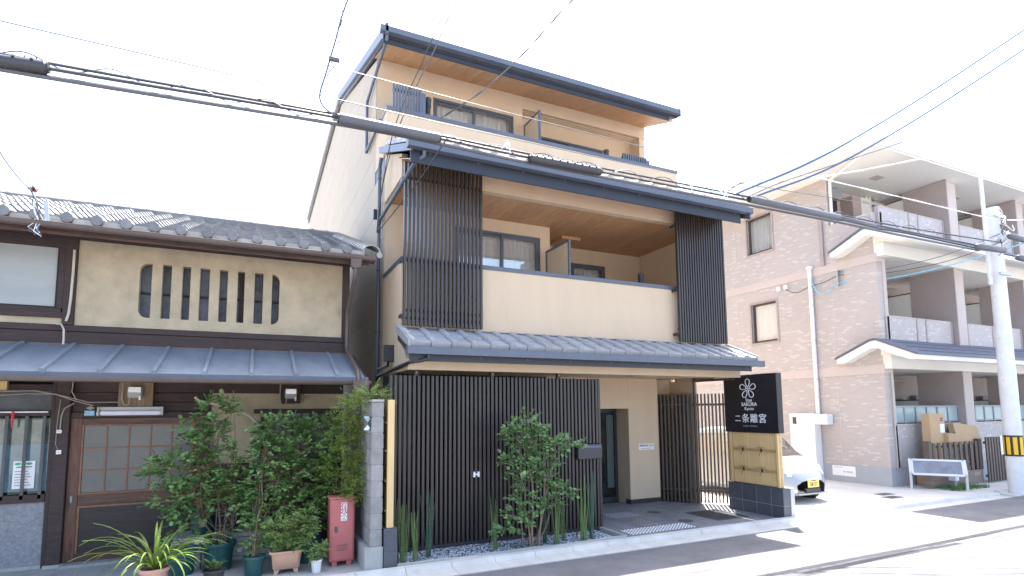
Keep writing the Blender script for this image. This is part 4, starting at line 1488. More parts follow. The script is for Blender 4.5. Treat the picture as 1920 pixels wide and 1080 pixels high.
# meters
for (xx, zz, lab, wid) in ((-1.43, 2.31, 'electricity meter on a pale board above the sliding door', .20), (.55, 2.30, 'electricity meter on a dark board above the rose bushes', .14)):
    e = thing('electricity_meter', lab, 'meter', (xx, 9.15, zz - .2), 'electricity meters under the metal roof')
    MB().cbox(xx - wid, xx + wid, 9.10, 9.165, zz - .27 if wid > .15 else zz - .16, zz + .16, .004).build('board', 'meter_board' if wid > .15 else 'old_wood', e)
    MB().cbox(xx - .085, xx + .085, 9.0, 9.099, zz - .09, zz + .07, .02).build('case', 'meter', e)
    MB().cbox(xx - .075, xx + .075, 8.985, 8.999, zz - .02, zz + .06, .004).build('dial', 'steel', e)
    MB().cbox(xx + .05, xx + .075, 8.985, 9.0, zz - .12, zz - .06, .004).build('seal', 'sign_white', e)
    MB().tube([(xx - .06, 9.05, zz - .09), (xx - .07, 9.05, zz - .18), (xx - .12, 9.06, zz - .19), (xx - .15, 9.07, zz - .10), (xx - .15, 9.08, zz + .2)], .010, 6).build('lead', 'copper_grey', e, smooth=True)
# fluorescent lamp (unlit)
fl = thing('fluorescent_lamp', 'unlit white fluorescent strip lamp above the sliding door', 'lamp', (-1.5, 9.1, 1.98))
MB().cbox(-1.83, -1.09, 9.06, 9.135, 2.055, 2.10, .004).build('housing', 'plastic_grey', fl)
MB().cbox(-1.82, -1.11, 9.03, 9.12, 1.985, 2.054, .02).build('diffuser', 'lamp_tube', fl)
for xx in (-1.842, -1.112):
    MB().cbox(xx, xx + .02, 9.025, 9.13, 1.98, 2.10, .004).build('end_cap', 'plastic_grey', fl)
# door stickers
for (nm, m_, x0, x1, z0, z1, lab) in (('door_sticker', 'sticker_blue', -2.00, -1.89, 1.985, 2.05, 'blue and white sticker on the lintel by the lamp'), ('door_sticker', 'sticker_red', -1.865, -1.80 + -.035, 2.035, 2.065, 'orange sticker on the lintel beside the lamp end'), ('door_sticker', 'paper', -1.87, -1.845, 1.99, 2.03, 'small white sticker on the lintel beside the lamp end')):
    tag(P(nm, m_, None, (x0, x1, 9.1375, 9.1392, z0, z1)), lab, 'sticker')
s_ = MB().prism([(-1.945 + .05 * math.cos(k * 1.5708), 2.085 + .03 * math.sin(k * 1.5708)) for k in range(4)], 'y', 9.168, 9.1765).build('door_sticker', 'copper_grey')
tag(s_, 'grey diamond plate above the stickers on the door lintel', 'plate')
for (xx, zz, lab) in ((-2.245, 1.78, 'small white bell push box high on the door post'), (-2.235, 1.51, 'small cream switch box lower on the door post')):
    e = thing('bell_box', lab, 'switch', (xx, 9.09, zz))
    MB().cbox(xx - .025, xx + .03, 9.08, 9.099, zz - .02, zz + .025 + (.01 if zz < 1.6 else 0), .004).build('case', 'pot_white', e)
    MB().cbox(xx - .006, xx + .01, 9.076, 9.0795, zz - .006, zz + .008, .002).build('button', 'plastic_grey', e)
# cables under the eave
for k, pts in enumerate(([(-3.6, 9.06, 2.33), (-3.0, 9.05, 2.30), (-2.5, 9.05, 2.31), (-2.2, 9.06, 2.24), (-1.95, 9.1, 2.16), (-1.6, 9.1, 2.165)],
                         [(-3.6, 9.06, 2.40), (-3.1, 9.03, 2.29), (-2.9, 9.03, 2.245), (-2.6, 9.04, 2.27), (-2.3, 9.06, 2.27), (-2.1, 9.08, 2.18), (-1.9, 9.1, 2.12)],
                         [(-2.1, 9.07, 2.15), (-2.2, 9.07, 2.08), (-2.23, 9.085, 1.98), (-2.235, 9.085, 1.80)],
                         [(-2.25, 9.085, 2.2), (-2.27, 9.085, 1.85), (-2.27, 9.085, 1.62), (-2.24, 9.085, 1.54)],
                         [(-2.12, 9.05, 2.45), (-2.13, 9.06, 2.3), (-2.08, 9.08, 2.19)])):
    MB().tube(pts, .008 if k != 3 else .004, 6).build('cable', 'copper_grey', oh, smooth=True)
P('junction_box', 'yellow_box', oh, (-2.86, -2.78, 9.0, 9.06, 2.32, 2.43))
MB().tube([(-.72, 9.10, 2.235), (-.66, 9.08, 2.18), (-.48, 9.08, 2.14), (-.30, 9.08, 2.10), (-.12, 9.08, 2.03), (.02, 9.08, 1.94), (.10, 9.08, 1.83), (.13, 9.09, 1.65), (.13, 9.1, .9), (.13, 9.1, .06)], .022, 8).build('conduit', 'conduit', oh, smooth=True)
# wire rack with insulator on the eave
st = thing('service_bracket', 'galvanised steel bracket with tangled service wires on the old eave', 'bracket', (-2.33, 8.40, 4.3))
MB().obox((-2.325, 8.39, 4.30), (-2.36, 8.39, 4.62), .045, .02, up=(0, 1, 0)).build('plate', 'galvanised', st)
MB().cbox(-2.45, -2.33, 8.36, 8.40, 4.33, 4.37, .004).build('clamp', 'pot_white', st)
random.seed(21)
for k in range(7):
    a = [(-2.46 + random.uniform(-.03, .03), 8.37, 4.66 - k * .01), (-2.42 + random.uniform(-.06, .06), 8.35, 4.5 + random.uniform(-.05, .05)), (-2.40 + random.uniform(-.05, .05), 8.36, 4.36), (-2.44 + random.uniform(-.08, .05), 8.35, 4.24 + random.uniform(-.03, .03)), (-2.38 + random.uniform(-.06, .03), 8.36, 4.14 + random.uniform(0, .08))]
    MB().tube(a, .006, 5).build('wire', 'cable_white' if k % 2 else 'cable_grey', st, smooth=True)
b = MB()
for k in range(60):
    a, r_ = random.uniform(0, 6.28), random.uniform(0, .04)
    c = (-2.485 + math.cos(a) * r_, 8.38 + random.uniform(-.03, .03), 4.74 + math.sin(a) * r_)
    b.tube([c, (c[0] + random.uniform(-.03, .03), c[1] + random.uniform(-.03, .03), c[2] + random.uniform(-.03, .03))], .005, 4)
b.build('tape_wad', 'door_wood', st)

# ================================================================== PLANTS
def leaf(mb, p, d, nrm, L_, Wd, fold=.15):
    d = d.normalized()
    s = d.cross(nrm)
    if s.length < 1e-4:
        s = d.cross(Vector((1, 0, 0)))
    s.normalize()
    n2 = s.cross(d)
    mb.add([p, p + d * (L_ * .3) + s * (Wd * .45) + n2 * (Wd * fold), p + d * (L_ * .72) + s * (Wd * .42) + n2 * (Wd * fold), p + d * L_,
            p + d * (L_ * .72) - s * (Wd * .42) + n2 * (Wd * fold), p + d * (L_ * .3) - s * (Wd * .45) + n2 * (Wd * fold)],
           [(0, 1, 2, 3), (0, 3, 4, 5)])


def rv():
    while True:
        v = Vector((random.uniform(-1, 1), random.uniform(-1, 1), random.uniform(-1, 1)))
        if .05 < v.length < 1:
            return v


def sprays(mb, lumps, leafL, leafW, pairs=2, droop=.2, tw=None, dens=1.0):
    """lumps: (centre, (rx,ry,rz), count) -> pinnate leaf sprays spread through each lump"""
    for (c, rr, cnt) in lumps:
        c = Vector(c)
        for _ in range(int(cnt * dens)):
            v = rv()
            v = v.normalized() * (v.length ** .45)
            p = c + Vector((v.x * rr[0], v.y * rr[1], v.z * rr[2]))
            out = Vector((v.x, v.y - .35, v.z * .6 + .1)) + rv() * .7
            out.normalize()
            out.z -= droop * random.random()
            out.normalize()
            up = (Vector((0, -.35, 1)) + rv() * .6).normalized()
            side = out.cross(up).normalized()
            s_ = random.uniform(.7, 1.2)
            L_ = leafL * s_
            W_ = leafW * s_
            q = p.copy()
            for k in range(pairs):
                for sg_ in (-1, 1):
                    leaf(mb, q, out * .55 + side * sg_ + up * .1, (up + rv() * .35), L_, W_)
                q = q + out * (L_ * .75)
            leaf(mb, q, out, up + rv() * .3, L_ * 1.1, W_ * 1.05)
            if tw is not None and random.random() < .5:
                tw.tube([p - out * L_ * .6, q], .0022, 4, cap=False)


def branch(mb, pts, r0, r1, n=6):
    k = len(pts)
    mb.tube(pts, [r0 + (r1 - r0) * i / (k - 1) for i in range(k)], n)


def wiggle(a, c, n, amp):
    a, c = Vector(a), Vector(c)
    o_ = []
    for i in range(n + 1):
        t = i / n
        o_.append(a.lerp(c, t) + rv() * amp * math.sin(t * math.pi) + Vector((0, 0, 0)))
    return o_


def pot(kind, c, r_, h, root):
    x, y, z = c
    if kind == 'round':
        b_ = MB().lathe([(r_ * .74, 0), (r_ * .78, .01), (r_ * .92, h * .86), (r_ * .93, h * .87), (r_ * 1.03, h * .88), (r_ * 1.05, h * .93), (r_ * 1.05, h), (r_ * .95, h), (r_ * .93, h * .93), (r_ * .0, h * .92)], c, 24)
        return b_


def potted(name, label, c, r_, h, mpot, cat='potted plant', soil=True, sides=24):
    t_ = thing(name, label, cat, c, 'potted plants in front of the old house')
    x, y, z = c
    prof_ = [(r_ * .72, 0), (r_ * .76, .006), (r_ * .90, h * .84), (r_ * 1.02, h * .85), (r_ * 1.05, h * .88), (r_ * 1.05, h * .99), (r_ * 1.03, h), (r_ * .95, h), (r_ * .93, h * .90), (r_ * .90, h * .88)]
    p_ = MB().lathe(prof_, c, sides).build('pot', mpot, t_, smooth=True)
    MB().lathe([(r_ * .91, h * .86), (r_ * .5, h * .90), (0.001, h * .91)], c, sides).build('soil', 'soil', t_, smooth=True)
    return t_, p_


G0 = .05
# 1 strap-leaved plant in a pink pot
random.seed(31)
sp, p_ = potted('strap_leaf_plant', 'arching strap-leaved plant in a pink pot at the front left', (-.90, 7.38, G0), .145, .27, 'pot_pink')
cx, cy, cz = -.90, 7.38, G0 + .25
for k in range(74):
    a = random.uniform(0, 2 * math.pi)
    L_ = random.uniform(.40, .88)
    el = random.uniform(.45, 1.35)
    dirv = Vector((math.cos(a), math.sin(a) * .75, 0))
    p = Vector((cx + math.cos(a) * random.uniform(0, .06), cy + math.sin(a) * random.uniform(0, .06), cz))
    n = 9
    ang_ = el
    step = L_ / n
    w0 = random.uniform(.012, .019)
    side = Vector((-dirv.y, dirv.x, 0)).normalized()
    side = (side + rv() * .25).normalized()
    dr_ = random.uniform(.10, .27)
    vs = []
    for i in range(n + 1):
        t = i / n
        w = w0 * (1.0 - t ** 3) * (.75 + .5 * t if t < .5 else 1.0)
        vs += [p + side * w + Vector((0, 0, .004)), p - Vector((0, 0, .002)), p - side * w + Vector((0, 0, .004))]
        p = p + (dirv * math.cos(ang_) + Vector((0, 0, math.sin(ang_)))) * step
        ang_ -= dr_ * (0.6 + t)
    fs_ = []
    for i in range(n):
        fs_ += [(3 * i, 3 * i + 1, 3 * i + 4, 3 * i + 3), (3 * i + 1, 3 * i + 2, 3 * i + 5, 3 * i + 4)]
    MB().add(vs, fs_).build('leaf', 'blade_leaf', sp, smooth=True, fix=False)


def rose(name, label, c, r_, h, mpot, lumps, stems, lm, leafL=.056, leafW=.046, seed=1, potted_=True):
    random.seed(seed)
    if potted_:
        t_, p2 = potted(name, label, c, r_, h, mpot)
    else:
        t_ = thing(name, label, 'potted plant', c, 'potted plants in front of the old house')
    b_ = MB()
    for (a, e, ra) in stems:
        branch(b_, wiggle(a, e, 7, .05), ra, ra * .35)
    for (lc, rr, cnt) in lumps:
        for _ in range(5):
            s_ = stems[random.randrange(len(stems))]
            t = random.uniform(.35, .95)
            st_ = Vector(s_[0]).lerp(Vector(s_[1]), t)
            e_ = Vector(lc) + Vector((rv().x * rr[0], rv().y * rr[1], rv().z * rr[2])) * .7
            branch(b_, wiggle(st_, e_, 4, .03), .005, .002, 5)
    b_.build('stems', 'twig', t_, smooth=True)
    b_ = MB()
    tw = MB()
    sprays(b_, lumps, leafL, leafW, 2, tw=tw, dens=1.85)
    tag(b_.build('foliage', lm, t_, fix=False), kind='stuff')
    if tw.v:
        tag(tw.build('twigs', 'stem_green', t_), kind='stuff')
    return t_


# positions: z up, y about 8; the foliage stands between the pots and the house wall
rose('rose_bush', 'tall leafy rose in a big green pot beside the sliding door', (-.30, 8.08, G0), .19, .34, 'pot_green',
     [((-.42, 8.10, 1.98), (.17, .14, .20), 26), ((-.42, 8.1, 1.66), (.20, .18, .18), 32), ((-.66, 8.1, 1.78), (.16, .14, .10), 14), ((-.26, 8.1, 1.38), (.18, .18, .18), 26),
      ((-.78, 8.1, 1.30), (.36, .2, .20), 60), ((-.45, 8.12, 1.05), (.32, .2, .16), 44), ((-.86, 8.1, .95), (.22, .18, .20), 26), ((-.60, 8.1, .72), (.20, .16, .12), 20),
      ((-.12, 8.1, 1.1), (.22, .16, .14), 24), ((-.05, 8.08, .85), (.14, .12, .10), 12), ((-.30, 8.08, .42), (.15, .1, .05), 10), ((-.20, 8.1, 2.12), (.06, .06, .10), 5)],
     [((-.30, 8.08, .35), (-.40, 8.12, 2.0), .014), ((-.27, 8.06, .35), (-.14, 8.1, 1.5), .011), ((-.34, 8.1, .35), (-.75, 8.1, 1.4), .011), ((-.33, 8.05, .35), (-.62, 8.05, 1.0), .009), ((-.25, 8.05, .35), (-.06, 8.0, .9), .008)],
     'rose_leaf', seed=41)
rose('rose_bush', 'wide leafy rose climbing over the lattice window of the old house', (.10, 7.56, G0), .125, .24, 'pot_green',
     [((.18, 8.0, 1.78), (.12, .12, .12), 12), ((.42, 8.1, 1.80), (.34, .2, .16), 52), ((.86, 8.2, 1.78), (.28, .2, .14), 32), ((.30, 8.0, 1.45), (.28, .22, .22), 62), ((.74, 8.05, 1.48), (.34, .22, .22), 78),
      ((.20, 7.95, 1.10), (.26, .2, .20), 56), ((.62, 8.0, 1.12), (.36, .22, .20), 78), ((.22, 7.9, .78), (.28, .2, .18), 56), ((.62, 7.95, .84), (.34, .2, .16), 60), ((.12, 7.75, .52), (.18, .15, .16), 26), ((.98, 8.0, .98), (.16, .16, .2), 22), ((-.02, 8.0, .9), (.14, .14, .16), 18)],
     [((.10, 7.56, .28), (.20, 8.0, 1.7), .012), ((.10, 7.6, .28), (.55, 8.05, 1.75), .012), ((.12, 7.6, .28), (.75, 8.05, 1.4), .011), ((.08, 7.56, .28), (.05, 7.9, 1.0), .008), ((.55, 8.2, .2), (.70, 8.1, 1.8), .013)],
     'rose_leaf', seed=47)
# peach planter with a finer shrub
random.seed(53)
pl = thing('planter_shrub', 'bushy light green shrub in a peach rectangular footed planter', 'potted plant', (.46, 7.58, G0), 'potted plants in front of the old house')
b = MB()
rows = ((.055, .135, .105), (.065, .15, .115), (.20, .165, .13), (.245, .175, .138), (.25, .195, .155), (.275, .195, .155), (.275, .178, .138), (.25, .170, .13))
vs, fs_ = [], []
for (zz, wx, wy) in rows:
    for (sx, sy) in ((-1, -.75), (-.8, -1), (.8, -1), (1, -.75), (1, .75), (.8, 1), (-.8, 1), (-1, .75)):
        vs.append((.46 + sx * wx, 7.58 + sy * wy, G0 + zz))
for i in range(len(rows) - 1):
    fs_ += [(i * 8 + k, i * 8 + (k + 1) % 8, i * 8 + 8 + (k + 1) % 8, i * 8 + 8 + k) for k in range(8)]
fs_.append(tuple(range(7, -1, -1)))
fs_.append(tuple(range((len(rows) - 1) * 8, len(rows) * 8)))
b.add(vs, fs_)
b.build('pot', 'pot_peach', pl, smooth=True)
for sx in (-1, 1):
    for sy in (-1, 1):
        MB().prism([(.46 + sx * .10, G0), (.46 + sx * .135, G0), (.46 + sx * .135, G0 + .06), (.46 + sx * .07, G0 + .06)], 'y', 7.58 + sy * .075 - .02, 7.58 + sy * .075 + .02).build('foot', 'pot_peach', pl)
b = MB()
for k in range(16):
    a = (random.uniform(.36, .56), random.uniform(7.52, 7.64), G0 + .25)
    branch(b, wiggle(a, (a[0] + random.uniform(-.2, .25), a[1] + random.uniform(-.1, .1), random.uniform(.5, .75)), 4, .02), .005, .002, 5)
b.build('stems', 'twig', pl)
b = MB()
sprays(b, [((.40, 7.56, .55), (.18, .14, .16), 120), ((.62, 7.56, .56), (.16, .14, .15), 110), ((.50, 7.52, .42), (.20, .12, .10), 80), ((.70, 7.6, .68), (.12, .1, .1), 40)], .030, .017, 3, dens=1.5)
tag(b.build('foliage', 'fine_leaf', pl, fix=False), kind='stuff')
# small pots
random.seed(59)
q, p_ = potted('small_shrub', 'small bright shrub in a white pot beside the red cabinet', (.80, 7.38, G0), .068, .155, 'pot_white', sides=8)
b = MB()
sprays(b, [((.80, 7.38, .29), (.09, .08, .09), 70), ((.86, 7.38, .33), (.07, .06, .07), 36)], .022, .013, 3)
tag(b.build('foliage', 'fine_leaf', q, fix=False), kind='stuff')
random.seed(61)
q, p_ = potted('leafy_plant', 'low broad-leaved plant in a small black pot in front', (-.32, 7.56, G0), .125, .13, 'pot_black')
b = MB()
for k in range(26):
    a = random.uniform(0, 6.28)
    d = Vector((math.cos(a), math.sin(a), random.uniform(.2, .9)))
    p = Vector((-.32, 7.56, G0 + .13)) + Vector((math.cos(a), math.sin(a), 0)) * random.uniform(.0, .06) + Vector((0, 0, random.uniform(0, .07)))
    leaf(b, p, d, Vector((0, 0, 1)), random.uniform(.08, .13), random.uniform(.04, .06), .1)
tag(b.build('foliage', 'rose_leaf_b', q, fix=False), kind='stuff')
random.seed(67)
q, p_ = potted('dark_pot_plant', 'shrub in a dark green pot behind the peach planter', (.74, 7.95, G0), .16, .34, 'pot_green')
b = MB()
sprays(b, [((.78, 7.95, .62), (.2, .15, .2), 60), ((.95, 7.95, .80), (.14, .12, .12), 26)], .04, .032, 2)
tag(b.build('foliage', 'rose_leaf', q, fix=False), kind='stuff')
random.seed(68)
q, p_ = potted('dark_pot_plant', 'shrub in a dark green pot behind the strap-leaved plant', (-.70, 8.05, G0), .17, .32, 'pot_green')
b = MB()
sprays(b, [((-.72, 8.05, .62), (.2, .15, .18), 40)], .04, .034, 2)
tag(b.build('foliage', 'rose_leaf_b', q, fix=False), kind='stuff')
random.seed(69)
q, p_ = potted('raised_pot', 'green pot with a picture sticker raised on a box by the door', (-.52, 8.62, .42), .17, .30, 'pot_green')
P('sticker', 'poster_photo', p_, (-.56, -.47, 8.452, 8.456, .52, .64))
b = MB()
sprays(b, [((-.52, 8.62, .85), (.2, .15, .14), 40)], .04, .034, 2)
tag(b.build('foliage', 'rose_leaf', q, fix=False), kind='stuff')
q = thing('storage_box', 'pale grey slatted storage box against the house wall behind the pots', 'box', (-.3, 8.7, G0))
for k in range(6):
    MB().cbox(-.86, .34, 8.43, 8.46, G0 + .005 + k * .06, G0 + .06 + k * .06, .004).build('slat', 'plastic_grey', q)
P('case', 'plastic_grey', q, (-.85, .33, 8.465, 8.90, G0, G0 + .36))
q = MB().tube([(-.50, 8.16, .36), (-.50, 8.175, .363)], .083, 24).build('round_disc', 'white_paint')
tag(q, 'round white plastic disc among the pots', 'disc')
MB().tube([(-.50, 8.18, .36), (-.50, 8.18, .05)], .008, 6).build('stake', 'iron', q)
# wire trellis
q = thing('plant_trellis', 'thin dark wire trellis standing in the big green pot', 'trellis', (-.25, 8.05, .3))
for xx in (-.34, -.24, -.15):
    MB().tube([(xx, 8.0, .32), (xx, 8.0, .80)], .006, 6).build('upright', 'iron', q)
for zz in (.5, .6, .72):
    MB().tube([(-.34, 8.0, zz), (-.15, 8.0, zz)], .005, 6).build('crossbar', 'iron', q)

# yellow-green climber on the block wall
random.seed(71)
q = thing('climbing_vine', 'yellow green climbing vine on the block wall under the rain hopper', 'vine', (1.25, 8.0, .3))
b = MB()
for k in range(12):
    a = (random.uniform(1.1, 1.35), random.uniform(7.6, 8.4), .4)
    branch(b, wiggle(a, (random.uniform(1.1, 1.45), random.uniform(7.3, 8.2), random.uniform(1.5, 2.3)), 8, .10), .006, .002, 5)
b.build('stems', 'twig', q)
b = MB()
sprays(b, [((1.45, 7.45, 2.18), (.20, .2, .12), 70), ((1.30, 7.7, 2.05), (.24, .25, .16), 80), ((1.16, 7.9, 1.82), (.22, .25, .16), 80), ((1.24, 7.7, 1.58), (.18, .25, .18), 70), ((1.10, 7.9, 1.3), (.2, .25, .2), 70), ((1.28, 7.6, 1.22), (.12, .2, .16), 50), ((1.25, 7.6, .98), (.13, .2, .12), 40), ((1.05, 8.0, 1.0), (.2, .2, .2), 50)], .042, .014, 4, droop=.4, dens=1.8)
tag(b.build('foliage', 'vine_leaf', q, fix=False), kind='stuff')

# young tree in the gravel bed
random.seed(83)
tr = thing('young_tree', 'slender multi-stemmed young tree growing in the gravel before the fence', 'tree', (3.78, 7.30, .05))
b = MB()
tips = [(3.72, 7.36, 1.92), (3.98, 7.28, 1.68), (4.28, 7.30, 1.55), (3.55, 7.3, 1.65), (3.42, 7.28, 1.35), (4.1, 7.2, 1.1), (3.5, 7.2, .85)]
stems = [((3.74, 7.30), (3.74, 7.35, 1.85), .020), ((3.80, 7.32), (4.20, 7.32, 1.62), .018), ((3.83, 7.28), (3.98, 7.25, 1.5), .016), ((3.70, 7.28), (3.52, 7.28, 1.6), .014), ((3.60, 7.3), (3.46, 7.22, .95), .011), ((3.84, 7.32), (4.2, 7.22, .95), .010)]
for ((x, y), e, ra) in stems:
    branch(b, wiggle((x, y, .04), e, 8, .03), ra, ra * .3, 7)
lumps = [((3.66, 7.32, 1.82), (.20, .14, .12), 20), ((3.52, 7.3, 1.62), (.24, .16, .12), 28), ((3.36, 7.3, 1.74), (.10, .1, .05), 7), ((3.85, 7.3, 1.58), (.20, .16, .16), 30), ((4.10, 7.28, 1.50), (.20, .15, .12), 24), ((4.36, 7.26, 1.50), (.18, .12, .08), 15),
         ((3.62, 7.28, 1.36), (.20, .16, .12), 24), ((3.92, 7.26, 1.26), (.20, .15, .12), 24), ((3.40, 7.28, 1.30), (.12, .1, .05), 8), ((3.50, 7.26, 1.05), (.16, .14, .10), 16), ((3.96, 7.24, 1.02), (.18, .14, .10), 20),
         ((3.55, 7.24, .78), (.16, .14, .10), 18), ((4.18, 7.22, .82), (.20, .14, .08), 18), ((3.40, 7.22, .55), (.14, .12, .07), 13), ((4.0, 7.2, .66), (.16, .12, .06), 12), ((3.28, 7.2, .36), (.13, .1, .04), 10), ((3.62, 7.2, .5), (.12, .1, .08), 10)]
for (lc, rr, cnt) in lumps:
    s_ = min(stems, key=lambda q_: (Vector((*q_[0], .6)).lerp(Vector(q_[1]), .5) - Vector(lc)).length)
    t = min(1, max(.2, lc[2] / s_[1][2] * .8))
    st_ = Vector((*s_[0], .04)).lerp(Vector(s_[1]), t)
    branch(b, wiggle(st_, lc, 4, .02), .006, .003, 5)
    for _ in range(4):
        v = rv()
        branch(b, wiggle(Vector(lc), Vector(lc) + Vector((v.x * rr[0], v.y * rr[1], v.z * rr[2])), 3, .01), .003, .0015, 4)
b.build('trunk', 'bark', tr, smooth=True)
b = MB()
sprays(b, lumps, .058, .046, 2, dens=1.6)
tag(b.build('crown', 'tree_leaf', tr, fix=False), kind='stuff')

# horsetail clumps
HT = [(1.86, 7.36, .82, 22, .09, 'stem_green', 'horsetail clump nearest the bamboo screen, at the left end of the gravel'),
      (2.00, 7.24, .66, 18, .08, 'stem_green', 'short yellow green horsetail clump, second from the bamboo screen'),
      (2.24, 7.46, .86, 20, .06, 'stem_dark', 'dark green horsetail clump, third from the bamboo screen'),
      (3.20, 7.44, .70, 16, .07, 'stem_green', 'horsetail clump just left of the young tree'),
      (4.02, 7.42, .55, 14, .06, 'stem_dark', 'dark horsetail clump just behind the young tree trunk'),
      (4.12, 7.24, .70, 18, .07, 'stem_green', 'bright horsetail clump right of the young tree trunk'),
      (4.36, 7.46, .75, 10, .06, 'stem_green', 'thin sparse horsetail clump between the tree and the fence end'),
      (4.60, 7.28, .95, 22, .08, 'stem_green', 'tall bright horsetail clump near the right end of the fence'),
      (4.80, 7.38, 1.05, 16, .05, 'stem_dark', 'tallest dark horsetail clump, nearest the entrance')]
for k, (x, y, h, n, sprd, m_, lab) in enumerate(HT):
    random.seed(90 + k)
    t_ = thing('horsetail', lab, 'plant', (x, y, .05), 'horsetail clumps in the gravel bed')
    b = MB()
    for i in range(n):
        a, r_ = random.uniform(0, 6.28), random.uniform(0, sprd * .7)
        hh = h * random.uniform(.55, 1.05)
        lean = random.uniform(0, .13)
        a2 = random.uniform(0, 6.28)
        p0 = Vector((x + math.cos(a) * r_, y + math.sin(a) * r_ * .7, .04))
        p1 = p0 + Vector((math.cos(a2) * lean * hh, math.sin(a2) * lean * hh * .6, hh))
        pts, rs = [], []
        ns = max(4, int(hh / .07))
        for q_ in range(ns + 1):
            t = q_ / ns
            c = p0.lerp(p1, t)
            rr = .0055 * (1 - .55 * t)
            pts.append(c)
            rs.append(rr)
            if q_ < ns:
                pts.append(c + (p1 - p0).normalized() * .006)
                rs.append(rr * 1.28)
                pts.append(c + (p1 - p0).normalized() * .012)
                rs.append(rr)
        b.tube(pts, rs, 5)
    tag(b.build('stems', m_, t_), kind='stuff')

# ================================================================== FIRE EXTINGUISHER CABINET
fc = thing('fire_cabinet', 'red fire extinguisher cabinet with white lettering beside the block wall', 'cabinet', (1.12, 7.65, .05))
MB().cbox(.965, 1.27, 7.52, 7.76, .11, .90, .008).build('body', 'red_paint', fc)
MB().cbox(.985, 1.25, 7.508, 7.519, .13, .885, .004).build('door', 'red_paint', fc)
MB().cbox(.95, 1.285, 7.505, 7.78, .893, .915, .004).build('lid', 'red_paint', fc)
for xx in (1.0, 1.18):
    P('foot', 'red_paint', fc, (xx, xx + .06, 7.53, 7.75, .05, .109))
MB().cbox(1.02, 1.06, 7.502, 7.5075, .475, .55, .002).build('latch', 'iron', fc)
for k in range(3):
    MB().obox((1.05, 7.505, .25 + k * .03), (1.18, 7.505, .26 + k * .03), .008, .006).build('louvre', 'iron', fc)
for ch, zz in zip('消火器', (.80, .725, .65)):
    text(ch, .092, 'sign_white', fc, 'lettering', FRONT(1.135, 7.5065, zz), bold=.0008)
# small wall lamp on the block wall
q = thing('solar_lamp', 'small double-headed white solar lamp on the end of the block wall', 'lamp', (1.36, 7.25, 1.85))
MB().obox((1.385, 7.22, 1.88), (1.33, 7.16, 1.94), .06, .012).build('panel', 'poster_blue', q)
MB().obox((1.385, 7.22, 1.83), (1.33, 7.16, 1.78), .06, .014).build('lamp_head', 'sign_white', q)
MB().cbox(1.37, 1.394, 7.17, 7.25, 1.79, 1.94, .004).build('mount', 'dark_trim', q)

# ================================================================== CAR (parked nose to the street)
car = thing('parked_car', 'small silver egg-shaped car parked nose out beside the sign', 'car', (10.62, 9.6, .045))
CX, CY = 10.62, 7.92


def lerp_tab(tab, t):
    for i in range(len(tab) - 1):
        if t <= tab[i + 1][0]:
            a, c = tab[i], tab[i + 1]
            f = (t - a[0]) / (c[0] - a[0])
            f = f * f * (3 - 2 * f) * .5 + f * .5
            return [a[k] + (c[k] - a[k]) * f for k in range(1, len(a))]
    return list(tab[-1][1:])


# d, top z, half width (waist), half width (top), waist z, sill z
TAB = [(0.0, .52, .42, .34, .42, .24), (.05, .64, .58, .46, .48, .21), (.14, .75, .66, .55, .55, .19), (.30, .86, .71, .60, .62, .18), (.55, .97, .735, .60, .70, .18),
       (.78, 1.08, .74, .60, .80, .18), (1.10, 1.36, .74, .585, .86, .18), (1.45, 1.54, .74, .57, .88, .18), (1.9, 1.60, .74, .56, .89, .18), (2.5, 1.575, .74, .55, .90, .18), (3.0, 1.48, .73, .53, .90, .19),
       (3.22, 1.28, .70, .50, .86, .22), (3.35, .95, .64, .46, .70, .26), (3.39, .60, .55, .40, .48, .30)]
ND, NV = 60, 20
ring_pts = []
for i in range(ND + 1):
    d = 3.39 * i / ND
    zt, hw, ht, zw, zs = lerp_tab(TAB, d)
    pr_ = [(0, zs), (hw * .7, zs), (hw * .93, zs + .03), (hw * .985, zs + .12), (hw, zw * .8), (hw, zw)]
    # greenhouse side
    prm = []
    for k in range(1, 8):
        t = k / 7
        prm.append((hw + (ht - hw) * (t ** 1.5), zw + (zt - .06 - zw) * t))
    top = []
    for k in range(1, 8):
        a = k / 7 * math.pi / 2
        top.append((ht * math.cos(a) ** .8 if k < 7 else 0, zt - .06 + .06 * math.sin(a)))
    ring_pts.append([(x_, z_) for (x_, z_) in pr_ + prm + top])
NP = len(ring_pts[0])
groups = {'body': [], 'windshield': [], 'side_window': [], 'bumper': []}
V = []
for i in range(ND + 1):
    d = 3.39 * i / ND
    # plan curvature: the nose bows back towards the sides
    for sgn in (1, -1):
        for (x_, z_) in ring_pts[i]:
            bow = .16 * (abs(x_) / .74) ** 2 * max(0, 1 - d / .9)
            V.append((CX + sgn * x_, CY + d + bow, z_ + .0))
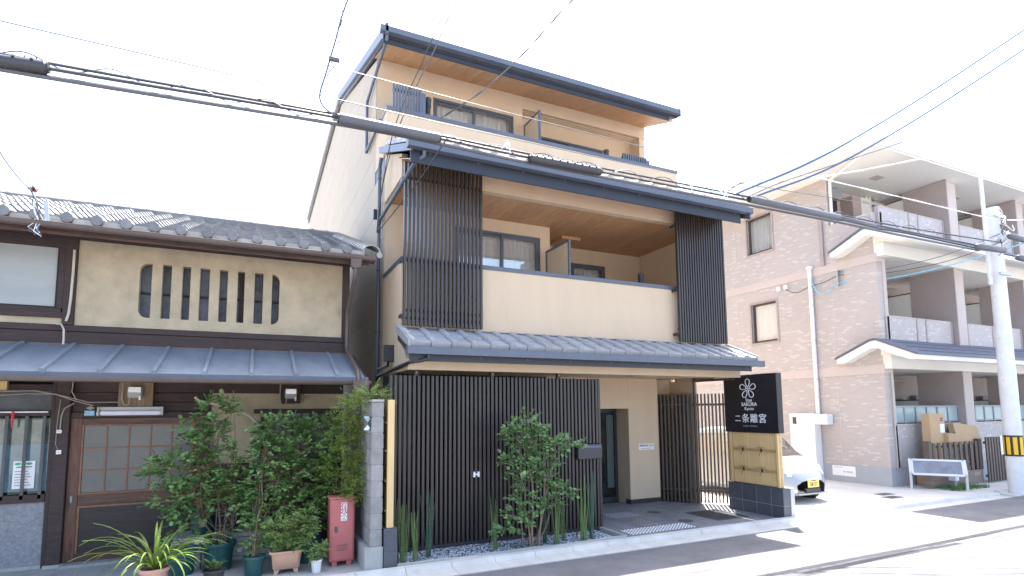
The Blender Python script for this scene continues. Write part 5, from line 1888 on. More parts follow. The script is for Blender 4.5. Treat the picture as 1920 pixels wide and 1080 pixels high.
for i in range(ND):
    d = 3.39 * (i + .5) / ND
    for s_i in (0, 1):
        for k in range(NP - 1):
            a0 = (i * 2 + s_i) * NP + k
            a1 = ((i + 1) * 2 + s_i) * NP + k
            q4 = (a0, a0 + 1, a1 + 1, a1) if s_i else (a0, a1, a1 + 1, a0 + 1)
            zc = sum(V[t][2] for t in q4) / 4
            g_ = 'body'
            if .56 < d < 1.42 and k >= 11 and (k >= 13 or d > .72):
                g_ = 'windshield'
            elif 1.02 < d < 2.95 and 6 <= k <= 10 and not (1.95 < d < 2.05) and not (1.02 < d < 1.08) and zc > .93 + max(0, (1.45 - d)) * .10:
                g_ = 'side_window'
            elif zc < .33:
                g_ = 'bumper'
            # wheel arches
            for wy in (.62, 2.78):
                if math.hypot(d - wy, (zc - .28) * 1.0) < .305 and k in (2, 3, 4, 5) and zc < .60:
                    g_ = None
            if g_:
                groups[g_].append(q4)


def sub(fs_):
    idx, mp_ = {}, []
    nf = []
    for f in fs_:
        t = []
        for i in f:
            if i not in idx:
                idx[i] = len(mp_)
                mp_.append(V[i])
            t.append(idx[i])
        nf.append(tuple(t))
    return MB().add(mp_, nf)


body = sub(groups['body']).build('body', 'car_paint', car, smooth=True)
sub(groups['windshield']).build('windshield', 'car_glass', car, smooth=True)
for sgn in (-1, 1):
    for rear in (0, 1):
        sub([f for f in groups['side_window'] if (V[f[0]][0] - CX) * sgn > 0 and (V[f[0]][1] - CY > 2.0) == bool(rear)]).build('side_window', 'car_glass', car, smooth=True)
sub(groups['bumper']).build('bumper', 'car_paint', car, smooth=True)
P('cabin', 'car_seat', car, (CX - .55, CX + .55, CY + 1.05, CY + 3.0, .35, .80))
for sx in (-.3, .3):
    MB().cbox(CX + sx - .2, CX + sx + .2, CY + 1.7, CY + 1.85, .7, 1.25, .04).build('seat', 'car_seat', car)
MB().cbox(CX - .60, CX + .60, CY + .95, CY + 1.15, .80, .90, .03).build('dashboard', 'car_black', car)
for (wy, sx) in ((.62, -1), (.62, 1), (2.78, -1), (2.78, 1)):
    w_ = MB().tube([(CX + sx * .56, CY + wy, .28), (CX + sx * .60, CY + wy, .28), (CX + sx * .70, CY + wy, .28), (CX + sx * .725, CY + wy, .28)], [.24, .275, .275, .25], 24).build('wheel', 'rubber', car, smooth=True)
    MB().tube([(CX + sx * .715, CY + wy, .28), (CX + sx * .732, CY + wy, .28)], [.18, .17], 20).build('rim', 'steel', w_)
for sx in (-1, 1):
    vs = []
    pts = [(.40, .70), (.52, .78), (.66, .80), (.69, .72), (.66, .60), (.50, .60)]
    f_ = lambda x_, z_: CY + .16 * (x_ / .74) ** 2 + (.055 + max(0, (z_ - .60)) * .55 if z_ > .5 else .04) + .02 + max(0, x_ - .55) * 1.1
    b = MB()
    fr = [(CX + sx * x_, f_(x_, z_) - .035, z_) for (x_, z_) in pts]
    bk = [(CX + sx * x_, f_(x_, z_) + .15, z_) for (x_, z_) in pts]
    n = len(pts)
    b.add(fr + bk, [tuple(range(n)), tuple(range(2 * n - 1, n - 1, -1))] + [(i, (i + 1) % n, n + (i + 1) % n, n + i) for i in range(n)])
    b.build('headlight', 'lens', car)
    MB().cbox(CX + sx * .76 - .05, CX + sx * .76 + .09 * sx + .05, CY + 1.05, CY + 1.17, .90, 1.03, .02).build('mirror', 'car_paint', car)
pl_ = MB().cbox(CX - .165, CX + .165, CY - .012, CY + .004, .375, .54, .003).build('number_plate', 'plate_yellow', car)
text('58·27', .105, 'ink', pl_, 'lettering', FRONT(CX, CY - .014, .435), sx=.95, bold=.002)
b = MB()
for k in range(5):
    b.box(CX - .07 + k * .03, CX - .05 + k * .03, CY - .0145, CY - .0125, .497, .525)
tag(b.build('small_print', 'ink', pl_), kind='stuff')
MB().cbox(CX - .22, CX + .22, CY - .004, CY + .06, .27, .36, .01).build('grille', 'car_black', car)
MB().cbox(CX - .42, CX + .42, CY - .002, CY + .05, .23, .262, .006).build('lip', 'car_paint', car)
b = MB()
b.tube([(CX - .45, CY + .82, 1.09), (CX - .1, CY + .86, 1.13), (CX + .30, CY + .87, 1.135)], .012, 6)
b.tube([(CX + .05, CY + .84, 1.10), (CX + .35, CY + .85, 1.11), (CX + .56, CY + .90, 1.11)], .012, 6)
b.build('wiper', 'car_black', car)
b = MB().tube([(CX - .60, CY + .40, .90), (CX - .45, CY + .22, .845), (CX, CY + .13, .775), (CX + .45, CY + .22, .845), (CX + .60, CY + .40, .90)], .005, 5)
b.build('bonnet_seam', 'plastic_grey', car)

# low hedge wall at the back of the lot
tag(P('lot_wall', 'block', None, (8.7, 14.4, 20.0, 20.15, 0, 1.2)), 'low grey concrete wall at the back of the parking lot', 'wall')

# ================================================================== APARTMENT BUILDING
ap = thing('apartment_building', 'three storey apartment block clad in pinkish mosaic tile with white balconies', 'building', (20, 12, 0))
AX, AF = 14.45, 8.62


def wall_x(y0, y1, z0, z1, holes, m_, name='side_wall'):
    """flank wall facing -x with rectangular holes (y0,y1,z0,z1)"""
    b_ = MB()
    ys = sorted({y0, y1, *[h[0] for h in holes], *[h[1] for h in holes]})
    for i in range(len(ys) - 1):
        ya, yb = ys[i], ys[i + 1]
        zz = z0
        for h in sorted([h for h in holes if h[0] <= ya and h[1] >= yb], key=lambda q_: q_[2]):
            b_.box(AX, AX + .2, ya, yb, zz, h[2])
            zz = h[3]
        b_.box(AX, AX + .2, ya, yb, zz, z1)
    return b_.build(name, m_, ap)


WIN = [(11.68, 12.62, 6.93, 8.12), (11.66, 12.60, 4.07, 5.31)]
wall_x(8.62, 20, .50, 2.86, [], 'tile_x')
P('belt_course', 'apt_band', ap, (AX - .015, AX + .2, 8.60, 20, 2.861, 3.10))
wall_x(8.62, 20, 3.101, 5.75, [WIN[1]], 'tile_x')
P('belt_course', 'apt_band', ap, (AX - .015, AX + .2, 8.60, 20, 5.751, 5.98))
wall_x(9.85, 20, 5.981, 8.46, [WIN[0]], 'tile_x')
P('balcony_return', 'tile_x', ap, (AX, AX + .2, 8.66, 9.848, 5.981, 7.08))
P('base', 'apt_base', ap, (AX - .01, AX + .2, 8.61, 20, 0, .499))
for yy in (9.85, 13.1):
    P('wall_joint', 'apt_band', ap, (AX - .006, AX + .0, yy - .012, yy + .012, 5.985, 8.45), (AX - .006, AX + .0, yy - .012, yy + .012, 3.105, 5.745), (AX - .006, AX, yy - .012, yy + .012, .505, 2.855))
for (y0, y1, z0, z1) in WIN:
    b = MB()
    b.box(AX - .02, AX + .02, y0 - .06, y0, z0 - .06, z1 + .06)
    b.box(AX - .02, AX + .02, y1, y1 + .06, z0 - .06, z1 + .06)
    b.box(AX - .02, AX + .02, y0, y1, z1, z1 + .06)
    b.box(AX - .02, AX + .02, y0, y1, z0 - .06, z0)
    w_ = b.build('window', 'reveal', ap)
    b = MB()
    b.box(AX + .08, AX + .13, y0, y0 + .06, z0, z1)
    b.box(AX + .08, AX + .13, y1 - .06, y1, z0, z1)
    b.box(AX + .08, AX + .13, y0 + .06, y1 - .06, z1 - .06, z1)
    b.box(AX + .08, AX + .13, y0 + .06, y1 - .06, z0, z0 + .07)
    b.build('frame', 'frame_brown', w_)
    P('pane', 'glass', w_, (AX + .10, AX + .105, y0 + .06, y1 - .06, z0 + .07, z1 - .06))
    b = MB()
    n = 24
    for i in range(n):
        ya, yb = y0 + (y1 - y0) * i / n, y0 + (y1 - y0) * (i + 1) / n
        xa, xb = AX + .16 + .012 * math.sin(i * 1.8), AX + .16 + .012 * math.sin((i + 1) * 1.8)
        b.add([(xa, ya, z0), (xb, yb, z0), (xb, yb, z1), (xa, ya, z1)], [(0, 1, 2, 3)])
    b.build('curtain', 'curtain', w_, smooth=True, fix=False)
# third (ground) window strip half hidden by the sign
P('window', 'reveal', ap, (AX - .02, AX + .01, 12.0, 12.7, 1.0, 2.25))
P('pane', 'frame_brown', ap, (AX - .024, AX - .0205, 12.06, 12.64, 1.06, 2.19))
# inner volume: floors, ceilings, recessed front wall
P('front_wall', 'apt_band', ap, (AX + .2, 40, 10.35, 10.5, .4, 2.98), (AX + .2, 40, 10.35, 10.5, 3.1, 5.88), (AX + .2, 40, 10.35, 10.5, 6.0, 8.46))
P('mass', 'apt_band', ap, (AX + .2, 40, 10.51, 20, 0, 8.46))
for (z0, z1) in ((0, .45), (2.98, 3.62), (5.88, 6.52)):
    P('floor_slab', 'white_wall', ap, (AX + .201, 40, 8.66, 10.349, z0, z1))
# balcony fronts
for (zb, zt_, zm) in ((2.98, 3.30, 3.62), (5.88, 6.20, 6.52)):
    # white beam, gabled pent roof over it
    P('beam', 'white_wall', ap, (AX + .001, 40, 8.42, 8.655, zb, zb + .34))
    pr2 = [(9.62, zb + .20), (9.62, zb + .32), (8.72, zb + .70), (8.58, zb + .71), (7.66, zb + .27), (7.66, zb + .16), (7.80, zb + .16), (8.58, zb + .52), (8.72, zb + .52), (9.42, zb + .20)]
    MB().prism(pr2, 'x', 14.12, AX - .016).build('gable_end', 'white_wall', ap)
    pr3 = [(8.655, zb + .70), (8.58, zb + .71), (7.66, zb + .27), (7.66, zb + .16), (7.80, zb + .16), (8.41, zb + .345), (8.655, zb + .345)]
    MB().prism(pr3, 'x', AX - .0155, 40).build('pent_soffit', 'white_wall', ap)
    rfs = MB().prism([(9.66, zb + .315), (9.66, zb + .355), (8.72, zb + .755), (8.58, zb + .765), (7.62, zb + .315), (7.62, zb + .275), (8.58, zb + .725), (8.72, zb + .715)], 'x', 14.08, AX - .0165).build('pent_roof', 'apt_roof', ap)
    MB().prism([(8.655, zb + .715), (8.655, zb + .76), (8.58, zb + .765), (7.62, zb + .315), (7.62, zb + .275), (8.58, zb + .725)], 'x', AX - .016, 40).build('pent_roof', 'apt_roof', ap)
    for k in range(3):
        t = .15 + k * .3
        MB().obox((AX - .0, 7.62 + .96 * t, zb + .33 + .45 * t), (40, 7.62 + .96 * t, zb + .33 + .45 * t), .02, .018).build('roof_seam', 'apt_roof', rfs)
    # balcony wall panels with vertical brown mullions
    xs = [14.66, 15.98, 16.40, 17.60, 18.42, 19.74, 20.16, 21.36, 22.2, 23.5, 23.9, 25.1]
    z0, z1 = zb + .70, zb + 1.36
    for i in range(0, len(xs) - 1):
        if i % 4 == 3:
            continue
        P('balcony_panel', 'tile_y', ap, (xs[i] + .03, xs[i + 1] - .03, 8.60, 8.68, z0 - .1, z1))
        P('panel_cap', 'apt_band', ap, (xs[i] + .02, xs[i + 1] - .02, 8.59, 8.69, z1 + .001, z1 + .03))
    for x_ in xs:
        P('mullion', 'apt_column', ap, (x_ - .028, x_ + .028, 8.585, 8.685, z0 - .1, z1 + .0))
# columns and party screens on each floor
for (z0, z1, fz) in ((.45, 2.979, .45), (3.62, 5.879, 3.62), (6.52, 8.449, 6.52)):
    for k in range(4):
        xc = 17.66 + k * 3.78
        P('column', 'apt_column', ap, (xc, xc + .045, 8.46, 9.62, z0, z1), (xc + .0451, xc + .66, 8.90, 9.62, z0, z1))
        P('column_edge', 'apt_band', ap, (xc + .0452, xc + .66, 8.56, 8.899, z0, z1))
        P('party_screen', 'white_wall', ap, (xc + .02, xc + .06, 9.621, 10.349, z0, z0 + 1.75))
        P('screen_top', 'frame_brown', ap, (xc + .01, xc + .07, 9.621, 10.349, z0 + 1.751, z0 + 1.78))
    P('corner_pier', 'apt_band', ap, (AX + .2005, AX + .34, 8.60, 8.95, z0, min(z1, 7.1)))
    for k in range(3):
        x0 = 14.72 + k * 3.78
        d_ = P('balcony_door', 'shutter', ap, (x0 + .05, x0 + .85, 10.28, 10.349, z0, z0 + 1.75))
        P('shutter_box', 'shutter', d_, (x0 + .02, x0 + .90, 10.15, 10.279, z0 + 1.62, z0 + 1.92))
        P('pane', 'room_dark', d_, (x0 + .12, x0 + .46, 10.268, 10.279, z0 + .1, z0 + 1.6), (x0 + .56, x0 + .82, 10.268, 10.279, z0 + .1, z0 + 1.6))
        P('meter_door', 'apt_door', ap, (x0 + 1.10, x0 + 1.50, 9.98, 10.349, z0, z0 + 1.72))
        P('boiler', 'apt_ac', ap, (x0 + 1.501, x0 + 2.0, 10.0, 10.349, z0, z0 + 1.74))
        P('boiler_vent', 'plastic_grey', ap, (x0 + 1.60, x0 + 1.9, 9.992, 9.999, z0 + 1.58, z0 + 1.64))
        for yy, rr in ((x0 + 2.12, .05), (x0 + 2.28, .045)):
            MB().tube([(yy, 10.2, z0), (yy, 10.2, z1)], rr, 10).build('pipe', 'apt_ac', ap, smooth=True)
        MB().tube([(x0 + 2.2, 10.2, z1 - .18), (x0 + 3.3, 10.2, z1 - .18)], .05, 10).build('pipe', 'apt_ac', ap, smooth=True)
        MB().tube([(x0 + 2.62, 10.349, z0 + 1.98), (x0 + 2.62, 10.25, z0 + 1.98), (x0 + 2.62, 10.20, z0 + 1.93)], [.09, .09, .07], 12).build('vent_hood', 'plastic_grey', ap)
        P('far_window', 'shutter', ap, (x0 + 2.85, x0 + 3.4, 10.30, 10.349, z0 + 1.2, z0 + 1.85))
        P('pane', 'room_dark', ap, (x0 + 2.9, x0 + 3.36, 10.292, 10.299, z0 + 1.24, z0 + 1.80))
# ground floor: tiled wall with glass railing
P('front_parapet', 'tile_y', ap, (AX + .23, 40, 8.60, 8.72, 0.50, 1.55))
P('front_base', 'apt_base', ap, (AX + .2005, 40, 8.59, 8.73, 0, .498))
P('parapet_cap', 'apt_band', ap, (AX + .2005, 40, 8.585, 8.735, 1.551, 1.585))
for k in range(3):
    x0 = 14.72 + k * 3.78
    x1 = x0 + 2.92
    r_ = P('railing', 'shutter', ap, (x0, x1 + .1, 8.62, 8.68, 2.01, 2.05), (x0, x1, 8.635, 8.665, 1.62, 1.65))
    for i in range(7):
        xx = x0 + (x1 - x0) * i / 6
        P('baluster', 'shutter', r_, (xx - .022, xx + .022, 8.625, 8.675, 1.586, 2.01))
        if i < 6:
            P('pane', 'rail_glass', r_, (xx + .024, xx + (x1 - x0) / 6 - .024, 8.647, 8.653, 1.652, 2.008))
# roof
rf = P('roof', 'white_wall', ap, (13.62, 40, 8.02, 20.4, 8.461, 8.70))
P('roof_edge', 'apt_ac', rf, (13.58, 40, 7.98, 8.019, 8.50, 8.74), (13.58, 13.619, 8.019, 20.4, 8.50, 8.74))
MB().tube([(13.75, 8.15, 8.45), (13.80, 8.3, 8.42), (14.55, 9.78, 8.40), (14.56, 9.80, 8.36), (14.56, 9.80, 6.0)], .045, 10).build('downpipe', 'white_paint', ap, smooth=True)
for xx in (15.6, 19.4, 23.2):
    P('soffit_vent', 'plastic_grey', rf, (xx, xx + .34, 9.1, 9.35, 8.452, 8.4605))
# flank details: white meter cabinet, pipe, intake
P('meter_cabinet', 'white_paint', ap, (AX - .28, AX - .016, 10.42, 11.2, .045, 1.86))
P('cabinet_arm', 'white_paint', ap, (AX - .26, AX - .017, 10.05, 10.419, 1.56, 1.84))
P('cabinet_window', 'frame_brown', ap, (AX - .284, AX - .281, 10.98, 11.10, 1.56, 1.76))
b = MB().tube([(AX - .07, 10.44, 1.84), (AX - .07, 10.44, 5.98)], .055, 12)
pp = b.build('riser_pipe', 'white_paint', ap, smooth=True)
for zz in (2.3, 2.8, 3.9, 4.9):
    MB().lathe([(.068, 0), (.068, .03)], (AX - .07, 10.44, zz), 12).build('clip', 'steel', pp)
MB().lathe([(.09, 0), (.10, .05), (.03, .09)], (AX - .07, 10.44, 5.98), 12).build('pipe_cap', 'white_paint', pp)
P('downspout', 'reveal', ap, (AX - .06, AX - .016, 10.0, 10.10, 5.99, 7.6))
np_ = P('name_plate', 'paper', ap, (AX - .016, AX - .0105, 9.52, 10.16, .20, .46))
b = MB()
for k in range(4):
    b.box(AX - .0175, AX - .0162, 9.60 + k * .045, 9.635 + k * .045, .292, .33)
for k in range(8):
    b.box(AX - .0175, AX - .0162, 9.88 + k * .03, 9.90 + k * .03, .40, .412)
    b.box(AX - .0175, AX - .0162, 9.90 + k * .028, 9.915 + k * .028, .425, .437)
tag(b.build('small_print', 'plastic_grey', np_), kind='stuff')
MB().tube([(AX - .0175, 9.83, .312), (AX - .0165, 9.83, .312)], .025, 16).build('emblem', 'plastic_grey', np_)
for yy in (11.2, 11.45):
    P('junction', 'pot_white', ap, (AX - .09, AX - .016, yy, yy + .10, 5.55, 5.68))
br_ = P('wire_bracket', 'galvanised', ap, (AX - .10, AX - .016, 9.60, 9.64, 5.30, 5.75))
# side downpipe on the corner
P('corner_trim', 'apt_band', ap, (AX + .2006, AX + .23, 8.57, 8.589, .5, 2.9))

# ================================================================== STREET FURNITURE ON THE RIGHT
# waste enclosure of brown slats
we = thing('waste_enclosure', 'brown slatted waste enclosure on a low brick base before the apartments', 'fence', (16.1, 8.0, .05))
b = P('brick_base', 'brick_brown', we, (14.92, 17.22, 7.98, 8.14, .05, .40))
fs2 = smesh('slat', MB().cbox(-.055, .055, -.015, .015, .42, 1.13, .004), 'slat_brown')
for i in range(9):
    piece('slat', fs2, we, (15.14 + i * .235, 8.0, 0))
for xx in (14.96, 17.18):
    MB().cbox(xx - .07, xx + .07, 7.97, 8.11, .40, 1.18, .006).build('post', 'slat_brown', we)
P('rail', 'slat_brown', we, (15.03, 17.11, 8.016, 8.05, .52, .58), (15.03, 17.11, 8.016, 8.05, 1.0, 1.06))
wg = thing('enclosure_gate', 'tall brown slatted side gate with a white notice strip by the pole', 'gate', (17.8, 7.9, .05))
fs3 = smesh('slat', MB().cbox(-.045, .045, -.015, .015, .08, 1.22, .004), 'slat_brown')
for i in range(8):
    piece('slat', fs3, wg, (17.32 + i * .135, 7.9, 0))
P('rail', 'slat_brown', wg, (17.26, 18.35, 7.916, 7.95, .2, .26), (17.26, 18.35, 7.916, 7.95, 1.05, 1.11))
P('notice', 'paper', wg, (17.96, 18.06, 7.875, 7.8845, .75, 1.24))
# cardboard
def carton(label, c, dx, dy, dz, rz, rx=0, flaps=True, m_='cardboard'):
    t_ = thing('cardboard_box', label, 'box', c, 'cardboard boxes piled in the waste enclosure')
    t_.rotation_euler = (rx, 0, R(rz))
    o0 = ORG[t_.name]
    b_ = MB().cbox(c[0] - dx / 2, c[0] + dx / 2, c[1] - dy / 2, c[1] + dy / 2, c[2], c[2] + dz, .006)
    b_.build('body', m_, t_)
    MB().box(c[0] - .03, c[0] + .03, c[1] - dy / 2 - .002, c[1] + dy / 2, c[2] + dz, c[2] + dz + .002).build('tape', 'paper', t_)
    return t_
t_ = carton('tall upright cardboard box with a white label, left of the pile', (15.74, 8.28, .62), .64, .2, 1.22, 0)
P('label_sheet', 'paper', t_, (15.84, 16.03, 8.1770, 8.1790, 1.36, 1.58))
P('print', 'ink', t_, (15.86, 15.98, 8.1770, 8.1790, 1.66, 1.69), (15.86, 15.98, 8.1770, 8.1790, 1.71, 1.74))
carton('long low cardboard box tilted across the front of the pile', (16.72, 8.14, 1.02), 1.5, .12, .26, 0).rotation_euler = (0, R(6), 0)
carton('pale flattened cardboard box lying highest on the right of the pile', (17.35, 8.36, 1.14), 1.15, .14, .40, 0).rotation_euler = (R(-12), R(5), 0)
carton('cardboard box behind the slats at the bottom of the pile', (16.2, 8.33, .06), 1.7, .44, .55, 0)

# information board
ib = thing('information_board', 'tilted information board in a pale metal frame on two bent legs', 'sign', (15.2, 7.95, .05))
L0, L1 = Vector((14.53, 8.22, .05)), Vector((15.10, 7.33, .05))
ax_ = (L1 - L0).normalized()
nr = Vector((ax_.y, -ax_.x, 0))
nr = nr if nr.y < 0 and nr.x < 0 else Vector((-abs(nr.x), -abs(nr.y), 0))
for p in (L0, L1):
    MB().tube([p, p + Vector((0, 0, .34)) , p + Vector((0, 0, .40)) + nr * .02, p + Vector((0, 0, .70)) - nr * .18], .03, 8).build('leg', 'alu', ib, smooth=True)
c0, c1 = L0 + Vector((0, 0, .36)) + nr * .05 + ax_ * .04, L1 + Vector((0, 0, .36)) + nr * .05 - ax_ * .04
upv = (Vector((0, 0, .32)) - nr * .20)
nn = ax_.cross(upv).normalized()
if nn.z < 0:
    nn = -nn
b = MB()
for (a, c) in ((c0, c1), (c0 + upv, c1 + upv), (c0, c0 + upv), (c1, c1 + upv)):
    b.obox(a, c, .05, .03, up=nn)
b.build('frame', 'alu', ib)
b = MB()
b.add([c0 + nn * .004, c1 + nn * .004, c1 + upv + nn * .004, c0 + upv + nn * .004, c0 - nn * .008, c1 - nn * .008, c1 + upv - nn * .008, c0 + upv - nn * .008], [(0, 1, 2, 3), (7, 6, 5, 4), (0, 4, 5, 1), (1, 5, 6, 2), (2, 6, 7, 3), (3, 7, 4, 0)])
b.build('panel', 'panel_print', ib)
q = thing('utility_post', 'small post with a white box standing in the grass behind the board', 'post', (15.55, 8.05, .05))
P('post', 'shutter', q, (15.50, 15.60, 7.78, 7.88, .05, .22))
MB().cbox(15.48, 15.62, 7.74, 7.90, .22, .42, .01).build('box', 'pot_white', q)
# grass tuft
random.seed(99)
b = MB()
for k in range(900):
    x, y = random.uniform(14.95, 16.4), random.uniform(7.45, 7.97)
    a = random.uniform(0, 6.28)
    h = random.uniform(.04, .13)
    p = Vector((x, y, .05))
    s_ = Vector((math.cos(a), math.sin(a), 0)) * .006
    b.add([p + s_, p - s_, p + Vector((random.uniform(-.05, .05), random.uniform(-.05, .05), h))], [(0, 1, 2)])
tag(b.build('grass_patch', 'grass', fix=False), 'small patch of green grass under the information board', 'grass', kind='stuff')
# manhole style covers on the forecourt
for (x, y, lab) in ((12.6, 7.55, 'small dark cover in the pale forecourt by the kerb'), (12.9, 7.9, 'larger grey cover in the pale forecourt near the apartments')):
    tag(P('access_cover', 'iron', None, (x, x + .42, y, y + .22, .046, .052)), lab, 'cover')

# utility pole
up_ = thing('utility_pole', 'pale concrete utility pole with a yellow and black warning band', 'pole', (16.12, 6.82, 0))
MB().tube([(16.12, 6.82, -.1), (16.12, 6.82, 2.9), (16.12, 6.82, 6.8)], [.178, .165, .142], 24).build('shaft', 'pole_concrete', up_, smooth=True)
MB().tube([(16.12, 6.82, 2.2), (16.12, 6.82, 2.9)], [.1715, .1695], 24).build('sleeve', 'pole_concrete', up_, smooth=True)
MB().tube([(16.12, 6.82, .86), (16.12, 6.82, 1.34)], [.181, .1785], 24).build('band', 'car_black', up_, smooth=True)
for k in range(9):
    a0 = k * 2 * math.pi / 9
    b = MB()
    vs = []
    for i in range(4):
        a = a0 + i / 3 * .42
        for zz in (.90, 1.30):
            vs.append((16.12 + .184 * math.cos(a), 6.82 + .184 * math.sin(a), zz))
    b.add(vs, [(2 * i, 2 * i + 2, 2 * i + 3, 2 * i + 1) for i in range(3)])
    b.build('stripe', 'band_yellow', up_)
for k in range(7):
    MB().tube([(16.12 + (.19 if k % 2 else -.19), 6.82, 2.6 + k * .5), (16.12 + (.27 if k % 2 else -.27), 6.82, 2.6 + k * .5)], .010, 6).build('step_bolt', 'steel', up_)
MB().tube([(15.86, 6.86, 4.9), (15.84, 6.86, 7.75)], [.045, .04], 12).build('mast', 'pole_concrete', up_, smooth=True)
for zz in (5.1, 5.9, 6.5):
    MB().cbox(15.80, 16.3, 6.62, 6.66, zz, zz + .06, .004).build('cross_arm', 'galvanised', up_)
random.seed(13)
for k in range(16):
    p = Vector((16.0 + random.uniform(-.15, .25), 6.60 + random.uniform(-.05, .05), 6.0 + random.uniform(-.2, .5)))
    pts = [p]
    for q_ in range(4):
        pts.append(pts[-1] + Vector((random.uniform(-.14, .18), random.uniform(-.04, .04), random.uniform(-.16, .16))))
    MB().tube(pts, .009, 5).build('lead', 'cable_white' if k % 3 else 'cable_grey', up_, smooth=True)
for (p, q_, r_) in (((14.44, 6.45, 5.55), (15.69, 6.45, 5.60), .072), ((15.9, 6.45, 5.98), (16.9, 6.45, 5.97), .07), ((16.2, 6.45, 5.50), (17.0, 6.45, 5.48), .07)):
    MB().tube([p, tuple(Vector(p).lerp(Vector(q_), .06)), tuple(Vector(p).lerp(Vector(q_), .94)), q_], [r_ * .55, r_, r_, r_ * .55], 12).build('cable_closure', 'cable_grey', up_, smooth=True)

# ================================================================== OVERHEAD LINES
def smooth_pts(pts, n=5):
    pts = [Vector(p) for p in pts]
    o_ = []
    for i in range(len(pts) - 1):
        p0, p1, p2, p3 = pts[max(i - 1, 0)], pts[i], pts[i + 1], pts[min(i + 2, len(pts) - 1)]
        for k in range(n):
            t = k / n
            o_.append(.5 * ((2 * p1) + (p2 - p0) * t + (2 * p0 - 5 * p1 + 4 * p2 - p3) * t * t + (3 * p1 - p0 - 3 * p2 + p3) * t ** 3))
    o_.append(pts[-1])
    return o_


def wire(label, pts, r_, m_, name='overhead_wire', twist=False):
    b_ = MB().tube(smooth_pts(pts), r_, 6)
    if twist:
        sp_ = smooth_pts(pts, 10)
        for ph in (0, math.pi):
            b_.tube([p + Vector((0, math.cos(i * .9 + ph), math.sin(i * .9 + ph))) * r_ * 1.6 for i, p in enumerate(sp_)], r_ * .8, 4)
    o_ = b_.build(name, m_, smooth=True)
    tag(o_, label, 'cable', 'overhead cables')
    return o_


wire('topmost messenger cable of the bundle running along the street to the pole', [(-4, 6.5, 5.38), (-1.91, 6.5, 5.40), (.86, 6.5, 5.50), (3.36, 6.52, 5.53), (6.36, 6.55, 5.59), (9.8, 6.57, 5.65), (12.16, 6.58, 5.70), (15.95, 6.6, 5.86)], .0150, 'cable_black')
wire('middle black cable of the bundle running along the street', [(-4, 6.45, 5.28), (-1.9, 6.45, 5.32), (.86, 6.45, 5.44), (3.34, 6.47, 5.45), (6.34, 6.50, 5.50), (9.78, 6.52, 5.57), (12.14, 6.54, 5.60), (15.9, 6.6, 5.67)], .0180, 'cable_black')
wire('lowest thick cable of the bundle running along the street', [(-4, 6.5, 5.20), (-1.91, 6.5, 5.255), (.86, 6.5, 5.385), (2.1, 6.5, 5.40), (3.36, 6.52, 5.40), (6.36, 6.55, 5.45), (9.79, 6.57, 5.50), (12.13, 6.58, 5.51), (14.9, 6.6, 5.55)], .0230, 'cable_grey')
# spiral lashing wire round the bundle
hl = []
for i in range(420):
    t = i / 419
    x = -3 + 16 * t
    z = 5.33 + .29 * t
    a = i * .34
    hl.append((x, 6.48 + .04 * math.cos(a), z + .05 * math.sin(a) + .05))
o = MB().tube(hl, .006, 4).build('lashing_wire', 'cable_grey')
tag(o, 'thin spiral lashing wire wound round the cable bundle', 'cable')


def sleeve(label, a, c, r_, m_, holes=False, ends=.35):
    t_ = thing('cable_sleeve', label, 'cable sleeve', a, 'sleeves on the cable bundle')
    a, c = Vector(a), Vector(c)
    MB().tube([a, a.lerp(c, .01), a.lerp(c, .99), c], [r_ * .8, r_, r_, r_ * .8], 14).build('tube', m_, t_, smooth=True)
    for p in (a, c):
        MB().tube([p - (c - a).normalized() * .015, p + (c - a).normalized() * .015], r_ * .82, 12).build('end_cap', 'car_black', t_, smooth=True)
    if holes:
        for k in range(9):
            p = a.lerp(c, .08 + k * .105) + Vector((0, -r_ * .82, r_ * .55))
            MB().tube([p, p + Vector((0, -.014, .010))], .013, 8).build('hole_ring', 'car_black', t_)
        for k in range(14):
            p = a.lerp(c, .05 + k * .068) + Vector((0, 0, r_))
            MB().tube([p, p + Vector((0, 0, .03))], .006, 5).build('spike', 'cable_black', t_)
    return t_


sleeve('dark thick cable sleeve at the far left of the bundle', (-3.2, 6.45, 5.22), (-1.88, 6.45, 5.325), .062, 'cable_black', holes=True)
sleeve('long smooth dark sleeve on the bundle crossing the left corner of the hotel', (.82, 6.42, 5.415), (2.04, 6.42, 5.425), .062, 'cable_grey')
sleeve('spiked and perforated black sleeve crossing the middle hotel eave', (3.32, 6.42, 5.41), (4.46, 6.42, 5.43), .058, 'cable_black', holes=True)
sleeve('long smooth grey sleeve between the hotel and the apartments', (7.43, 6.4, 5.49), (9.75, 6.4, 5.50), .060, 'cable_grey')
sleeve('short thin grey sleeve beside the long one before the apartments', (9.78, 6.4, 5.50), (10.80, 6.4, 5.49), .042, 'cable_grey')
for k, (x, lab) in enumerate(((2.95, 'white plastic tie hanging from the bundle at the hotel corner'), (6.15, 'white knotted plastic tie on the bundle before the hotel roof'), (6.9, 'white plastic tie hanging down over the hotel gutter'))):
    b = MB()
    random.seed(k + 5)
    for q_ in range(4):
        p = Vector((x, 6.40, 5.52))
        pts = [p, p + Vector((random.uniform(-.05, .05), -.02, random.uniform(-.03, .05))), p + Vector((random.uniform(-.07, .07), -.02, random.uniform(-.13, -.02)))]
        b.tube(smooth_pts(pts, 4), .006, 5)
    tag(b.build('cable_tie', 'cable_white', smooth=True), lab, 'cable tie')
wire('thin high wire crossing the whole sky from the upper left', [(-5.5, 7.2, 6.2), (-2.93, 7.2, 6.13), (-1.09, 7.2, 6.11), (1.36, 7.2, 6.08), (3.79, 7.2, 6.08), (6.75, 7.2, 6.13), (12, 7.0, 6.3)], .0065, 'cable_grey')
